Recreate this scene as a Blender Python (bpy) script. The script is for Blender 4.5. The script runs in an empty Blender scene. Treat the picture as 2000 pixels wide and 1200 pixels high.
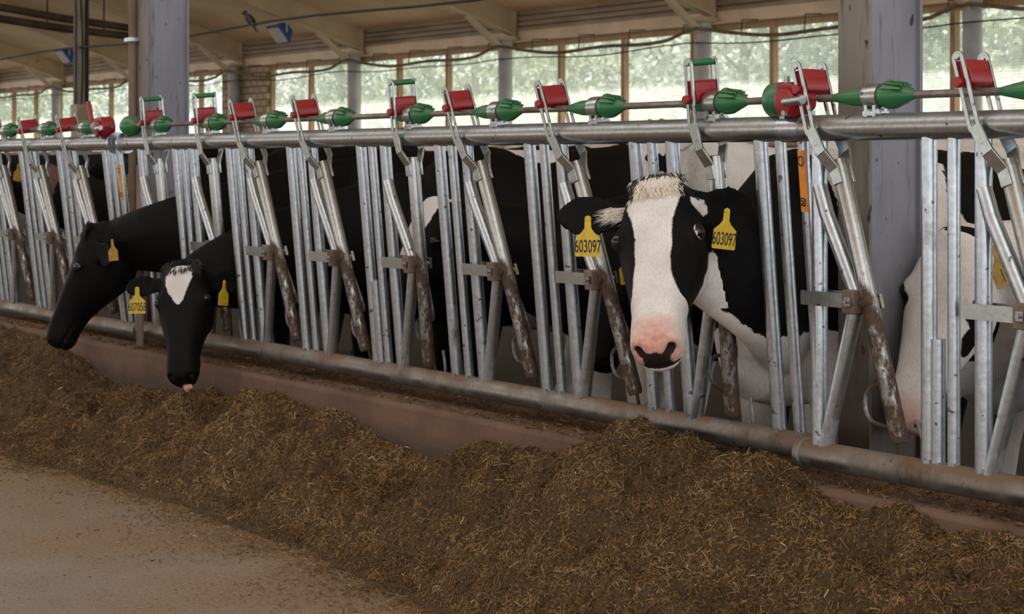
import bpy, math, random
import numpy as np
from mathutils import Vector, Matrix, Euler, Quaternion

scene = bpy.context.scene
COL = scene.collection
random.seed(7)
RNG = np.random.default_rng(7)

# ------------------------------------------------------------------ camera, world, light
F_PX, YAW, CAM_Y, EYE, HORIZON = 3500.0, math.radians(53.92), -3.74, 1.35, 318.0
cam_data = bpy.data.cameras.new('camera')
cam = bpy.data.objects.new('camera', cam_data)
COL.objects.link(cam)
scene.camera = cam
cam.location = (0, CAM_Y, EYE)
cam.rotation_euler = (math.pi / 2, 0, YAW)
cam_data.sensor_fit = 'HORIZONTAL'
cam_data.sensor_width = 36
cam_data.lens = 36 * F_PX / 2000
cam_data.shift_y = -(600 - HORIZON) / 2000
cam_data.clip_start, cam_data.clip_end = 0.05, 400
cam_data.dof.use_dof = True
cam_data.dof.focus_distance = 5.25
cam_data.dof.aperture_fstop = 9

vs = scene.view_settings
vs.view_transform = 'Standard'
vs.look = 'None'
vs.exposure = -0.35
vs.gamma = 1.0
vs.use_curve_mapping = False

world = bpy.data.worlds.new('overcast_sky')
scene.world = world
world.use_nodes = True
wn = world.node_tree.nodes
bg = wn['Background']
bg.inputs[0].default_value = (0.97, 0.985, 1.0, 1)
bg.inputs[1].default_value = 2.6

sun_data = bpy.data.lights.new('sun', 'SUN')
sun_data.energy = 17.0
sun_data.angle = math.radians(3)
sun_data.color = (1.0, 0.95, 0.86)
sun = bpy.data.objects.new('sun', sun_data)
COL.objects.link(sun)
# high sun from beyond the window wall: lights the tree crowns and the alley behind the camera
sun.rotation_euler = Vector((0.30, -0.62, -1.0)).to_track_quat('-Z', 'Y').to_euler()

SP, CP = math.sin(YAW), math.cos(YAW)

def on_plane(px, py, Y):
    """world point of a photograph pixel on the plane y = Y"""
    D = Y - CAM_Y
    q = (px - 1000) / F_PX
    X = D * (q * CP - SP) / (CP + q * SP)
    Z = D * CP - X * SP
    return Vector((X, Y, EYE - (py - HORIZON) * Z / F_PX))

def at_depth(px, py, Z):
    lat = (px - 1000) / F_PX * Z
    return Vector((lat * CP - Z * SP, CAM_Y + lat * SP + Z * CP, EYE - (py - HORIZON) * Z / F_PX))

# ------------------------------------------------------------------ materials
MATS = {}

class NT:
    """small helper around a node tree"""
    def __init__(self, name):
        m = bpy.data.materials.new(name)
        m.use_nodes = True
        self.m, self.t = m, m.node_tree
        self.b = self.t.nodes['Principled BSDF']
        self.out = self.t.nodes['Material Output']
        MATS[name] = m
    def n(self, kind, **kw):
        nd = self.t.nodes.new(kind)
        for k, v in kw.items():
            if isinstance(v, (int, float, str, bool)) and hasattr(nd, k):
                setattr(nd, k, v)
            else:
                nd.inputs[k.replace('_', ' ')].default_value = v
        return nd
    def l(self, a, b):
        self.t.links.new(a, b)
    def coord(self, kind='Object', scale=None):
        tc = self.n('ShaderNodeTexCoord')
        if scale is None:
            return tc.outputs[kind]
        mp = self.n('ShaderNodeMapping')
        mp.inputs['Scale'].default_value = scale
        self.l(tc.outputs[kind], mp.inputs[0])
        return mp.outputs[0]
    def noise(self, vec, scale, detail=4, rough=0.55, dist=0.0):
        nd = self.n('ShaderNodeTexNoise')
        nd.inputs['Scale'].default_value = scale
        nd.inputs['Detail'].default_value = detail
        nd.inputs['Roughness'].default_value = rough
        nd.inputs['Distortion'].default_value = dist
        self.l(vec, nd.inputs['Vector'])
        return nd.outputs['Fac']
    def ramp(self, fac, stops):
        nd = self.n('ShaderNodeValToRGB')
        cr = nd.color_ramp
        while len(cr.elements) < len(stops):
            cr.elements.new(0.5)
        for e, (p, c) in zip(cr.elements, stops):
            e.position = p
            e.color = (c, c, c, 1) if isinstance(c, (int, float)) else (*c, 1)
        self.l(fac, nd.inputs[0])
        return nd.outputs[0]
    def mix(self, fac, a, b):
        nd = self.n('ShaderNodeMix', data_type='RGBA')
        for s, v in ((0, fac), (6, a), (7, b)):
            if hasattr(v, 'links'):
                self.l(v, nd.inputs[s])
            elif s == 0:
                nd.inputs[0].default_value = v
            else:
                nd.inputs[s].default_value = (*v, 1)
        return nd.outputs[2]
    def math(self, op, a, b=None, clamp=False):
        nd = self.n('ShaderNodeMath', operation=op)
        nd.use_clamp = clamp
        for i, v in enumerate((a, b)):
            if v is None:
                continue
            if hasattr(v, 'links'):
                self.l(v, nd.inputs[i])
            else:
                nd.inputs[i].default_value = v
        return nd.outputs[0]
    def bump(self, h, strength=0.3, dist=0.01):
        nd = self.n('ShaderNodeBump')
        nd.inputs['Strength'].default_value = strength
        nd.inputs['Distance'].default_value = dist
        self.l(h, nd.inputs['Height'])
        self.l(nd.outputs[0], self.b.inputs['Normal'])
    def set(self, color=None, rough=None, metal=None, spec=None):
        for key, v in (('Base Color', color), ('Roughness', rough), ('Metallic', metal), ('Specular IOR Level', spec)):
            if v is None:
                continue
            if hasattr(v, 'links'):
                self.l(v, self.b.inputs[key])
            else:
                self.b.inputs[key].default_value = (*v, 1) if isinstance(v, tuple) else v

def mat_two(name, c1, c2, scale=6, rough=0.7, metal=0.0, stretch=(1, 1, 1), bump=0.15, lo=0.35, hi=0.65, detail=5, spec=None):
    k = NT(name)
    v = k.coord('Object', stretch)
    f = k.noise(v, scale, detail)
    k.set(k.ramp(f, [(lo, c1), (hi, c2)]), rough, metal, spec)
    if bump:
        k.bump(f, bump, 0.01)
    return k.m

def galvanised(name, rust_lo, rust_hi, dust=0.0, base=(0.46, 0.49, 0.50), scale=5, low=0.0):
    """zinc coated steel with spangle, dark pits, rust patches and a film of feed dust on upward faces"""
    k = NT(name)
    v = k.coord('Object')
    sp = k.noise(v, 60, 3)
    big = k.noise(v, 7, 3)
    c = k.ramp(sp, [(0.3, tuple(x * 0.72 for x in base)), (0.7, base)])
    c = k.mix(k.ramp(big, [(0.4, 0.0), (0.65, 0.5)]), c, tuple(x * 0.72 for x in base))
    r = k.noise(k.coord('Object', (1, 1, 0.45)), scale, 8, 0.7)
    if low:
        sz = k.n('ShaderNodeSeparateXYZ')
        k.l(v, sz.inputs[0])
        r = k.math('SUBTRACT', r, k.math('MULTIPLY', k.math('ADD', sz.outputs[2], 0.02), low))
    rm = k.ramp(r, [(rust_lo, 0.0), (rust_hi, 1.0)])
    rustcol = k.ramp(k.noise(v, 40, 4), [(0.3, (0.030, 0.017, 0.012)), (0.7, (0.095, 0.054, 0.034))])
    c = k.mix(rm, c, rustcol)
    pits = k.ramp(k.noise(v, 32, 2, 0.5), [(0.69, 0.0), (0.72, 1.0)])
    c = k.mix(k.math('MULTIPLY', pits, 0.75), c, (0.035, 0.03, 0.026))
    metal = k.math('SUBTRACT', 0.95, k.math('MULTIPLY', rm, 0.8), True)
    rough = k.math('ADD', 0.30, k.math('MULTIPLY', rm, 0.4), True)
    if dust:
        g = k.n('ShaderNodeNewGeometry')
        s = k.n('ShaderNodeSeparateXYZ')
        k.l(g.outputs['Normal'], s.inputs[0])
        up = k.math('MULTIPLY', k.math('ADD', s.outputs[2], 0.25, True), k.ramp(k.noise(v, 3.2, 5), [(0.33, 0.15), (0.6, 1.0)]))
        up = k.math('MULTIPLY', up, dust, True)
        c = k.mix(up, c, (0.145, 0.088, 0.053))
        metal = k.math('SUBTRACT', metal, up, True)
        rough = k.math('ADD', rough, k.math('MULTIPLY', up, 0.4), True)
    k.set(c, rough, metal)
    k.bump(k.noise(v, 45, 4), 0.12, 0.004)
    return k.m

M_GALV = galvanised('galvanised_steel', 0.50, 0.66, base=(0.58, 0.635, 0.69), low=0.18)
M_GALV_NEW = galvanised('galvanised_plate', 0.74, 0.86, base=(0.52, 0.57, 0.56))
M_RUSTY = galvanised('worn_rusty_tube', 0.475, 0.55, base=(0.44, 0.45, 0.44), scale=8, low=0.38)
M_TOPRAIL = galvanised('top_rail_steel', 0.60, 0.80, 0.35)
M_BOTRAIL = galvanised('bottom_rail_steel', 0.44, 0.66, 1.2, base=(0.34, 0.34, 0.32), scale=3)
M_ROD = galvanised('release_rod_steel', 0.42, 0.70, 0.5, base=(0.34, 0.32, 0.29))

def plastic(name, c, dusty, rough=0.32):
    k = NT(name)
    v = k.coord('Object')
    g = k.n('ShaderNodeNewGeometry')
    s = k.n('ShaderNodeSeparateXYZ')
    k.l(g.outputs['Normal'], s.inputs[0])
    f = k.math('MULTIPLY', k.math('ADD', s.outputs[2], 0.0, True), k.ramp(k.noise(v, 30, 5), [(0.35, 0.1), (0.7, 0.8)]))
    f = k.math('MULTIPLY', f, dusty)
    k.set(k.mix(f, c, (0.22, 0.17, 0.11)), k.math('ADD', rough, k.math('MULTIPLY', f, 0.4)))
    k.bump(k.noise(v, 60, 3), 0.08, 0.003)
    return k.m

M_RED = plastic('red_latch_plastic', (0.27, 0.008, 0.015), 0.25)
M_GREEN = plastic('green_cam_plastic', (0.02, 0.155, 0.055), 0.8)
M_DARKHOLE = mat_two('black_gap', (0.004, 0.004, 0.004), (0.01, 0.01, 0.01), bump=0)
M_ORANGE = mat_two('orange_sticker', (0.72, 0.26, 0.02), (0.60, 0.20, 0.015), 30, 0.5, bump=0)
M_INK = mat_two('black_ink', (0.008, 0.008, 0.008), (0.014, 0.013, 0.012), 30, 0.6, bump=0)
M_TAG = mat_two('yellow_tag_plastic', (0.66, 0.45, 0.02), (0.52, 0.33, 0.015), 45, 0.45, bump=0.05)
M_TAGDIM = mat_two('dark_tag_plastic', (0.42, 0.24, 0.015), (0.24, 0.13, 0.012), 45, 0.5, bump=0.05)  # darker, browner version of the tag yellow

def column_paint(name, c1, c2):
    k = NT(name)
    v = k.coord('Object')
    c = k.ramp(k.noise(k.coord('Object', (1, 1, 0.35)), 3.0, 6), [(0.32, c1), (0.66, c2)])
    streak = k.ramp(k.noise(k.coord('Object', (9, 9, 0.9)), 2.4, 6, 0.65), [(0.55, 0.0), (0.68, 0.85)])
    c = k.mix(streak, c, (0.075, 0.05, 0.04))
    spot = k.ramp(k.noise(k.coord('Object', (1, 1, 0.6)), 22, 2, 0.6), [(0.68, 0.0), (0.715, 1.0)])
    c = k.mix(spot, c, (0.025, 0.02, 0.018))
    sz = k.n('ShaderNodeSeparateXYZ')
    k.l(v, sz.inputs[0])
    base_dark = k.math('MULTIPLY', k.math('ADD', k.math('SUBTRACT', 0.95, sz.outputs[2]), k.noise(v, 4, 7, 0.7)), 1.3)
    c = k.mix(k.math('SUBTRACT', base_dark, 0.2, True), c, (0.06, 0.045, 0.036))  # darkens to brown towards the column's foot, broken up by noise
    k.set(c, 0.62, 0.0)
    k.bump(k.noise(v, 30, 5), 0.12, 0.004)
    return k.m
M_COLUMN = column_paint('column_paint', (0.165, 0.165, 0.19), (0.27, 0.28, 0.335))
M_COLFACE = column_paint('beige_column_paint', (0.14, 0.125, 0.10), (0.225, 0.205, 0.175))
M_COLRUST = mat_two('rusty_edge_paint', (0.12, 0.07, 0.045), (0.22, 0.16, 0.12), 6, 0.75, stretch=(1, 1, 0.3))
M_POSTRUST = mat_two('rusty_flat_post', (0.10, 0.062, 0.045), (0.20, 0.14, 0.11), 9, 0.8, stretch=(1, 1, 0.4))

def wood(name, c1, c2):
    k = NT(name)
    v = k.coord('Object', (9, 9, 0.7))
    f = k.noise(v, 3.5, 6, 0.6, 0.4)
    k.set(k.ramp(f, [(0.3, c1), (0.7, c2)]), 0.75)
    k.bump(f, 0.2, 0.01)
    return k.m
M_WOOD = wood('orange_pine', (0.32, 0.185, 0.10), (0.48, 0.32, 0.19))
M_WOODDK = wood('dusty_timber', (0.14, 0.09, 0.05), (0.22, 0.145, 0.085))
M_BEAM = mat_two('cream_steel_paint', (0.54, 0.42, 0.28), (0.68, 0.54, 0.38), 1.6, 0.6, bump=0.05)
M_EAVE = mat_two('dusty_eave_sheet', (0.26, 0.19, 0.12), (0.40, 0.30, 0.195), 2.5, 0.7, stretch=(0.5, 1, 2), bump=0.1)

def beam_rusty():
    k = NT('rust_stained_cream_paint')
    v = k.coord('Object')
    f = k.noise(v, 1.3, 5)
    c = k.ramp(f, [(0.35, (0.46, 0.345, 0.21)), (0.65, (0.60, 0.465, 0.30))])
    r = k.ramp(k.noise(v, 2.2, 7, 0.7), [(0.60, 0.0), (0.72, 0.85)])
    c = k.mix(r, c, (0.20, 0.10, 0.04))
    k.set(c, 0.6)
    return k.m
M_BEAMRUST = beam_rusty()

def ceiling_mat():
    k = NT('ceiling_panels')
    v = k.coord('Object')
    c = k.ramp(k.noise(v, 0.6, 5), [(0.3, (0.66, 0.455, 0.27)), (0.7, (0.82, 0.61, 0.40))])
    s = k.n('ShaderNodeSeparateXYZ')
    k.l(v, s.inputs[0])
    fr = k.math('FRACT', k.math('MULTIPLY', s.outputs[0], 0.9))
    seam = k.math('LESS_THAN', fr, 0.02)
    c = k.mix(k.math('MULTIPLY', seam, 0.6), c, (0.25, 0.2, 0.15))
    k.set(c, 0.65)
    return k.m
M_CEIL = ceiling_mat()

def block_wall():
    k = NT('cream_blockwork')
    v = k.coord('Object')
    mp = k.n('ShaderNodeMapping')
    mp.inputs['Rotation'].default_value = (math.pi / 2, 0, 0)
    k.l(v, mp.inputs[0])
    br = k.n('ShaderNodeTexBrick')
    br.inputs['Color1'].default_value = (0.36, 0.27, 0.16, 1)
    br.inputs['Color2'].default_value = (0.45, 0.34, 0.21, 1)
    br.inputs['Mortar'].default_value = (0.17, 0.12, 0.075, 1)
    br.inputs['Scale'].default_value = 1.6
    br.inputs['Mortar Size'].default_value = 0.03
    k.l(mp.outputs[0], br.inputs['Vector'])
    k.set(br.outputs['Color'], 0.85)
    return k.m
M_BLOCK = block_wall()
M_PIPEPOST = mat_two('grey_pipe_paint', (0.30, 0.29, 0.29), (0.42, 0.41, 0.41), 2.0, 0.5, bump=0.03)
M_CABLE = mat_two('dusty_cable', (0.09, 0.06, 0.035), (0.20, 0.14, 0.085), 8, 0.8, bump=0)
M_BLACKCABLE = mat_two('black_cable', (0.012, 0.011, 0.010), (0.03, 0.028, 0.024), 8, 0.6, bump=0)
M_BLUE = mat_two('blue_lamp_paint', (0.02, 0.07, 0.28), (0.03, 0.10, 0.36), 8, 0.45, bump=0)
M_LAMPGLASS = mat_two('frosted_lamp_glass', (0.55, 0.50, 0.40), (0.66, 0.60, 0.50), 8, 0.2, bump=0)
M_BIRDDK = mat_two('dark_bird_feathers', (0.012, 0.012, 0.016), (0.03, 0.03, 0.035), 40, 0.6, bump=0)
M_DARKPIPE = mat_two('brown_duct_steel', (0.035, 0.02, 0.012), (0.09, 0.055, 0.032), 3, 0.7, bump=0.05)
M_DARKSTEEL = mat_two('blackened_steel', (0.010, 0.009, 0.008), (0.028, 0.024, 0.02), 3, 0.6, bump=0.05)
M_PALECONC = mat_two('pale_plinth', (0.30, 0.24, 0.17), (0.42, 0.35, 0.26), 4, 0.8)

def floor_mat():
    k = NT('dusty_concrete')
    v = k.coord('Object')
    c = k.ramp(k.noise(v, 1.1, 6), [(0.3, (0.225, 0.17, 0.13)), (0.7, (0.32, 0.26, 0.215))])
    # feed dust thickens towards the kerb
    s = k.n('ShaderNodeSeparateXYZ')
    k.l(v, s.inputs[0])
    near = k.math('ADD', k.math('MULTIPLY', s.outputs[1], 0.95), 1.72)
    near = k.math('ADD', near, k.math('MULTIPLY', k.math('SUBTRACT', k.noise(v, 1.9, 6), 0.5), 1.9))
    near = k.ramp(near, [(0.28, 0.0), (0.85, 0.85)])
    dust = k.ramp(k.noise(v, 75, 5, 0.7), [(0.35, (0.155, 0.095, 0.045)), (0.7, (0.35, 0.235, 0.13))])
    c = k.mix(near, c, dust)
    specks = k.ramp(k.noise(v, 55, 3, 0.6), [(0.60, 0.0), (0.66, 0.85)])
    c = k.mix(specks, c, (0.10, 0.065, 0.035))
    light = k.ramp(k.noise(v, 90, 2, 0.6), [(0.64, 0.0), (0.69, 0.8)])
    c = k.mix(light, c, (0.46, 0.38, 0.28))
    k.set(c, 0.85)
    k.bump(k.noise(v, 60, 6, 0.7), 0.5, 0.006)
    return k.m
M_FLOOR = floor_mat()
M_MUCK = mat_two('dark_stall_floor', (0.012, 0.008, 0.005), (0.035, 0.023, 0.014), 5, 0.7, bump=0.4)

def kerb_mat():
    k = NT('reddish_kerb_concrete')
    v = k.coord('Object')
    c = k.ramp(k.noise(v, 2.3, 7, 0.62), [(0.3, (0.08, 0.044, 0.027)), (0.55, (0.155, 0.088, 0.055)), (0.75, (0.125, 0.09, 0.068))])
    c = k.mix(k.ramp(k.noise(v, 40, 4), [(0.6, 0.0), (0.72, 0.6)]), c, (0.06, 0.04, 0.03))
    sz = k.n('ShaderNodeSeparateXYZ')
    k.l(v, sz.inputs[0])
    low_dark = k.math('ADD', k.math('MULTIPLY', k.math('SUBTRACT', 0.365, sz.outputs[2]), 14.0), k.math('MULTIPLY', k.math('SUBTRACT', k.noise(v, 2.6, 7, 0.65), 0.5), 3.0))
    c = k.mix(k.math('MULTIPLY', k.math('ADD', low_dark, 0.3, True), 0.72), c, (0.045, 0.028, 0.021))  # lower kerb face darker than its top edge, boundary broken by noise
    k.set(c, 0.85)
    k.bump(k.noise(v, 35, 6, 0.65), 0.5, 0.008)
    return k.m
M_KERB = kerb_mat()

def feed_base():
    k = NT('feed_mass')
    v = k.coord('Object')
    f = k.noise(v, 95, 7, 0.75, 0.6)
    g = k.noise(v, 5, 4)
    c = k.ramp(f, [(0.3, (0.03, 0.015, 0.006)), (0.5, (0.125, 0.066, 0.02)), (0.68, (0.24, 0.135, 0.042)), (0.8, (0.36, 0.24, 0.10))])
    c = k.mix(k.ramp(g, [(0.4, 0.0), (0.7, 0.45)]), c, (0.085, 0.06, 0.028))
    k.set(c, 0.9)
    k.bump(f, 1.0, 0.02)
    return k.m
M_FEED = feed_base()

def strand_mat():
    k = NT('chopped_straw')
    a = k.n('ShaderNodeAttribute')
    a.attribute_name = 'tone'
    c = k.ramp(a.outputs['Fac'], [(0.0, (0.028, 0.014, 0.005)), (0.3, (0.115, 0.06, 0.018)), (0.62, (0.225, 0.125, 0.048)), (0.86, (0.28, 0.18, 0.08)), (1.0, (0.43, 0.33, 0.20))])
    k.set(c, 0.8, 0.0, 0.25)
    return k.m
M_STRAND = strand_mat()

def leaf_mat(name, c1, c2):
    k = NT(name)
    v = k.coord('Object')
    c = k.ramp(k.noise(v, 1.4, 5), [(0.3, c1), (0.7, c2)])
    d = k.n('ShaderNodeBsdfDiffuse'); k.l(c, d.inputs[0])
    tr = k.n('ShaderNodeBsdfTranslucent'); k.l(c, tr.inputs[0])
    mx = k.n('ShaderNodeMixShader'); mx.inputs[0].default_value = 0.55
    k.l(d.outputs[0], mx.inputs[1]); k.l(tr.outputs[0], mx.inputs[2])
    k.l(mx.outputs[0], k.out.inputs['Surface'])
    return k.m
M_LEAF = [leaf_mat('birch_leaves', (0.38, 0.42, 0.33), (0.56, 0.58, 0.47)),
          leaf_mat('alder_leaves', (0.22, 0.26, 0.22), (0.34, 0.38, 0.33)),
          leaf_mat('willow_leaves', (0.38, 0.42, 0.38), (0.56, 0.59, 0.54))]
M_BARK = mat_two('pale_bark', (0.25, 0.23, 0.20), (0.5, 0.48, 0.44), 4, 0.8)
M_GRASS = mat_two('meadow_grass', (0.07, 0.10, 0.045), (0.13, 0.17, 0.08), 2, 0.9)

def netting():
    k = NT('insect_netting')
    v = k.coord('Object')
    s = k.n('ShaderNodeSeparateXYZ'); k.l(v, s.inputs[0])
    def line(sock):
        f = k.math('FRACT', k.math('MULTIPLY', sock, 24.0))
        return k.math('LESS_THAN', f, 0.17)
    g = k.math('MAXIMUM', line(s.outputs[0]), line(s.outputs[2]))
    tr = k.n('ShaderNodeBsdfTransparent')
    d = k.n('ShaderNodeBsdfDiffuse'); d.inputs[0].default_value = (0.30, 0.33, 0.31, 1)
    t = k.n('ShaderNodeBsdfTranslucent'); t.inputs[0].default_value = (0.80, 0.84, 0.80, 1)
    ad = k.n('ShaderNodeMixShader'); ad.inputs[0].default_value = 0.6
    k.l(d.outputs[0], ad.inputs[1]); k.l(t.outputs[0], ad.inputs[2])
    mx = k.n('ShaderNodeMixShader')
    k.l(k.math('ADD', k.math('MULTIPLY', g, 0.52), 0.30, True), mx.inputs[0])
    k.l(tr.outputs[0], mx.inputs[1]); k.l(ad.outputs[0], mx.inputs[2])
    k.l(mx.outputs[0], k.out.inputs['Surface'])
    return k.m
M_NET = netting()

def skylight():
    k = NT('translucent_ridge_sheet')
    t = k.n('ShaderNodeBsdfTranslucent'); t.inputs[0].default_value = (0.85, 0.85, 0.82, 1)
    tr = k.n('ShaderNodeBsdfTransparent')
    mx = k.n('ShaderNodeMixShader'); mx.inputs[0].default_value = 0.35
    k.l(t.outputs[0], mx.inputs[1]); k.l(tr.outputs[0], mx.inputs[2])
    k.l(mx.outputs[0], k.out.inputs['Surface'])
    return k.m
M_SKYLIGHT = skylight()

# ------------------------------------------------------------------ mesh helpers
class MB:
    """collects shapes and links them as ONE mesh object"""
    def __init__(self):
        self.v, self.f, self.mi = [], [], []
        self.cur = 0
    def add(self, vs_, fs):
        o = len(self.v)
        self.v.extend(tuple(p) for p in vs_)
        for f in fs:
            self.f.append(tuple(i + o for i in f))
            self.mi.append(self.cur)
        return self
    def box(self, c, s, rot=None):
        c = Vector(c)
        ps = []
        for x in (-.5, .5):
            for y in (-.5, .5):
                for z in (-.5, .5):
                    p = Vector((x * s[0], y * s[1], z * s[2]))
                    if rot is not None:
                        p = rot @ p
                    ps.append(c + p)
        return self.add(ps, [(0, 1, 3, 2), (4, 6, 7, 5), (0, 4, 5, 1), (2, 3, 7, 6), (0, 2, 6, 4), (1, 5, 7, 3)])
    def beam(self, a, b, w, h, up=(0, 0, 1)):
        """rectangular bar from a to b, w across, h along up"""
        a, b = Vector(a), Vector(b)
        d = (b - a).normalized()
        s = d.cross(Vector(up)).normalized()
        u = s.cross(d).normalized()
        ps = [p + s * (w / 2 * i) + u * (h / 2 * j) for p in (a, b) for i, j in ((-1, -1), (1, -1), (1, 1), (-1, 1))]
        return self.add(ps, [(0, 1, 2, 3)[::-1], (4, 5, 6, 7), (0, 1, 5, 4), (1, 2, 6, 5), (2, 3, 7, 6), (3, 0, 4, 7)])
    def tube(self, pts, r, seg=14, cap=True):
        pts = [Vector(p) for p in pts]
        n = len(pts)
        rs = r if isinstance(r, (list, tuple)) else [r] * n
        tang = []
        for i in range(n):
            a, b = pts[max(0, i - 1)], pts[min(n - 1, i + 1)]
            tang.append((b - a).normalized())
        ref = Vector((0, 0, 1)) if abs(tang[0].z) < 0.9 else Vector((0, 1, 0))
        u = tang[0].cross(ref).normalized()
        ps, fs = [], []
        for i in range(n):
            u = (u - tang[i] * u.dot(tang[i])).normalized()
            w = tang[i].cross(u)
            for k in range(seg):
                a = 2 * math.pi * k / seg
                ps.append(pts[i] + (u * math.cos(a) + w * math.sin(a)) * rs[i])
        for i in range(n - 1):
            for k in range(seg):
                k2 = (k + 1) % seg
                fs.append((i * seg + k, i * seg + k2, (i + 1) * seg + k2, (i + 1) * seg + k))
        if cap:
            fs.append(tuple(range(seg))[::-1])
            fs.append(tuple((n - 1) * seg + k for k in range(seg)))
        return self.add(ps, fs)
    def lathe(self, o, axis, prof, seg=20):
        """prof: (distance along axis, radius)"""
        o, ax = Vector(o), Vector(axis).normalized()
        ref = Vector((0, 0, 1)) if abs(ax.z) < 0.9 else Vector((0, 1, 0))
        u = ax.cross(ref).normalized()
        w = ax.cross(u)
        n = len(prof)
        ps = [o + ax * d + (u * math.cos(2 * math.pi * k / seg) + w * math.sin(2 * math.pi * k / seg)) * max(r, 1e-4) for d, r in prof for k in range(seg)]
        fs = [(i * seg + k, i * seg + (k + 1) % seg, (i + 1) * seg + (k + 1) % seg, (i + 1) * seg + k) for i in range(n - 1) for k in range(seg)]
        fs += [tuple(range(seg))[::-1], tuple((n - 1) * seg + k for k in range(seg))]
        return self.add(ps, fs)
    def ell(self, c, r, rot=None, seg=16, rings=10):
        c = Vector(c)
        ps, fs = [], []
        for i in range(rings + 1):
            th = math.pi * i / rings
            for k in range(seg):
                a = 2 * math.pi * k / seg
                p = Vector((r[0] * math.sin(th) * math.cos(a), r[1] * math.sin(th) * math.sin(a), r[2] * math.cos(th)))
                ps.append(c + (rot @ p if rot is not None else p))
        for i in range(rings):
            for k in range(seg):
                k2 = (k + 1) % seg
                fs.append((i * seg + k, (i + 1) * seg + k, (i + 1) * seg + k2, i * seg + k2))
        return self.add(ps, fs)
    def prism(self, outline, o, ux, uy, un, t):
        """outline in (ux, uy), extruded t along un"""
        o, ux, uy, un = Vector(o), Vector(ux), Vector(uy), Vector(un)
        n = len(outline)
        ps = [o + ux * x + uy * y - un * (t / 2) for x, y in outline] + [o + ux * x + uy * y + un * (t / 2) for x, y in outline]
        fs = [tuple(range(n))[::-1], tuple(range(n, 2 * n))]
        fs += [(i, (i + 1) % n, n + (i + 1) % n, n + i) for i in range(n)]
        return self.add(ps, fs)
    def ring(self, outer, inner, o, ux, uy, un, t):
        """plate with a hole: two outlines of equal point count"""
        o, ux, uy, un = Vector(o), Vector(ux), Vector(uy), Vector(un)
        n = len(outer)
        ps = []
        for s in (-t / 2, t / 2):
            for ol in (outer, inner):
                ps += [o + ux * x + uy * y + un * s for x, y in ol]
        fs = []
        for i in range(n):
            j = (i + 1) % n
            fs += [(i, n + i, n + j, j), (2 * n + i, 2 * n + j, 3 * n + j, 3 * n + i),
                   (i, j, 2 * n + j, 2 * n + i), (n + i, 3 * n + i, 3 * n + j, n + j)]
        return self.add(ps, fs)
    def build(self, name, mats, parent=None, smooth=True, bevel=0.0, origin=None, angle=40):
        me = bpy.data.meshes.new(name)
        vv = self.v
        if origin is not None:
            o = Vector(origin)
            vv = [(p[0] - o.x, p[1] - o.y, p[2] - o.z) for p in vv]
        me.from_pydata(vv, [], self.f)
        mats = mats if isinstance(mats, (list, tuple)) else [mats]
        for m in mats:
            me.materials.append(m)
        if len(mats) > 1:
            me.polygons.foreach_set('material_index', self.mi)
        me.update()
        if smooth:
            me.polygons.foreach_set('use_smooth', [True] * len(me.polygons))
            me.set_sharp_from_angle(angle=math.radians(angle))
        ob = bpy.data.objects.new(name, me)
        COL.objects.link(ob)
        if parent is not None:
            ob.parent = parent
        if origin is not None:
            ob.location = origin
        if bevel:
            b = ob.modifiers.new('edge', 'BEVEL')
            b.width = bevel
            b.segments = 2
            b.limit_method = 'ANGLE'
        return ob

def tag(o, label=None, cat=None, group=None, kind=None):
    for k, v in (('label', label), ('category', cat), ('group', group), ('kind', kind)):
        if v:
            o[k] = v
    return o

def empty(name, loc=(0, 0, 0), rot=(0, 0, 0)):
    o = bpy.data.objects.new(name, None)
    COL.objects.link(o)
    o.location, o.rotation_euler = loc, rot
    o.empty_display_size = 0.1
    return o

def structure(o):
    o['kind'] = 'structure'
    return o

def capsule(cx, y0, y1, r, n=8):
    """closed outline of a rounded slot along y"""
    pts = []
    for i in range(n + 1):
        a = math.pi * i / n
        pts.append((cx + r * math.cos(a), y1 + r * math.sin(a)))
    for i in range(n + 1):
        a = math.pi + math.pi * i / n
        pts.append((cx + r * math.cos(a), y0 + r * math.sin(a)))
    return pts

def text_mesh(body, size, squeeze=1.0, bold=0.0):
    """flat letters centred on the origin, lists of vertices and faces"""
    cu = bpy.data.curves.new('letters', 'FONT')
    cu.body, cu.size = body, size
    cu.align_x, cu.align_y = 'CENTER', 'CENTER'
    cu.offset = bold
    ob = bpy.data.objects.new('letters', cu)
    COL.objects.link(ob)
    dg = bpy.context.evaluated_depsgraph_get()
    me = ob.evaluated_get(dg).to_mesh()
    vv = [(v.co.x * squeeze, v.co.y) for v in me.vertices]
    ff = [tuple(p.vertices) for p in me.polygons]
    ob.evaluated_get(dg).to_mesh_clear()
    bpy.data.objects.remove(ob)
    bpy.data.curves.remove(cu)
    return vv, ff

def letters(mb, body, size, o, ux, uy, squeeze=1.0, bold=0.0):
    vv, ff = text_mesh(body, size, squeeze, bold)
    o, ux, uy = Vector(o), Vector(ux), Vector(uy)
    mb.add([o + ux * x + uy * y for x, y in vv], ff)

# ------------------------------------------------------------------ the setting
WALL_Y, EAVE_Z, SLOPE = 16.12, 4.13, 0.32
X_L, X_R = -66.0, 9.0
BAY, POST0 = 5.46, -27.05
POSTS = [POST0 + BAY * k for k in range(-6, 5)]

def roof_z(y):
    return EAVE_Z + (WALL_Y - y) * SLOPE

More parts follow.
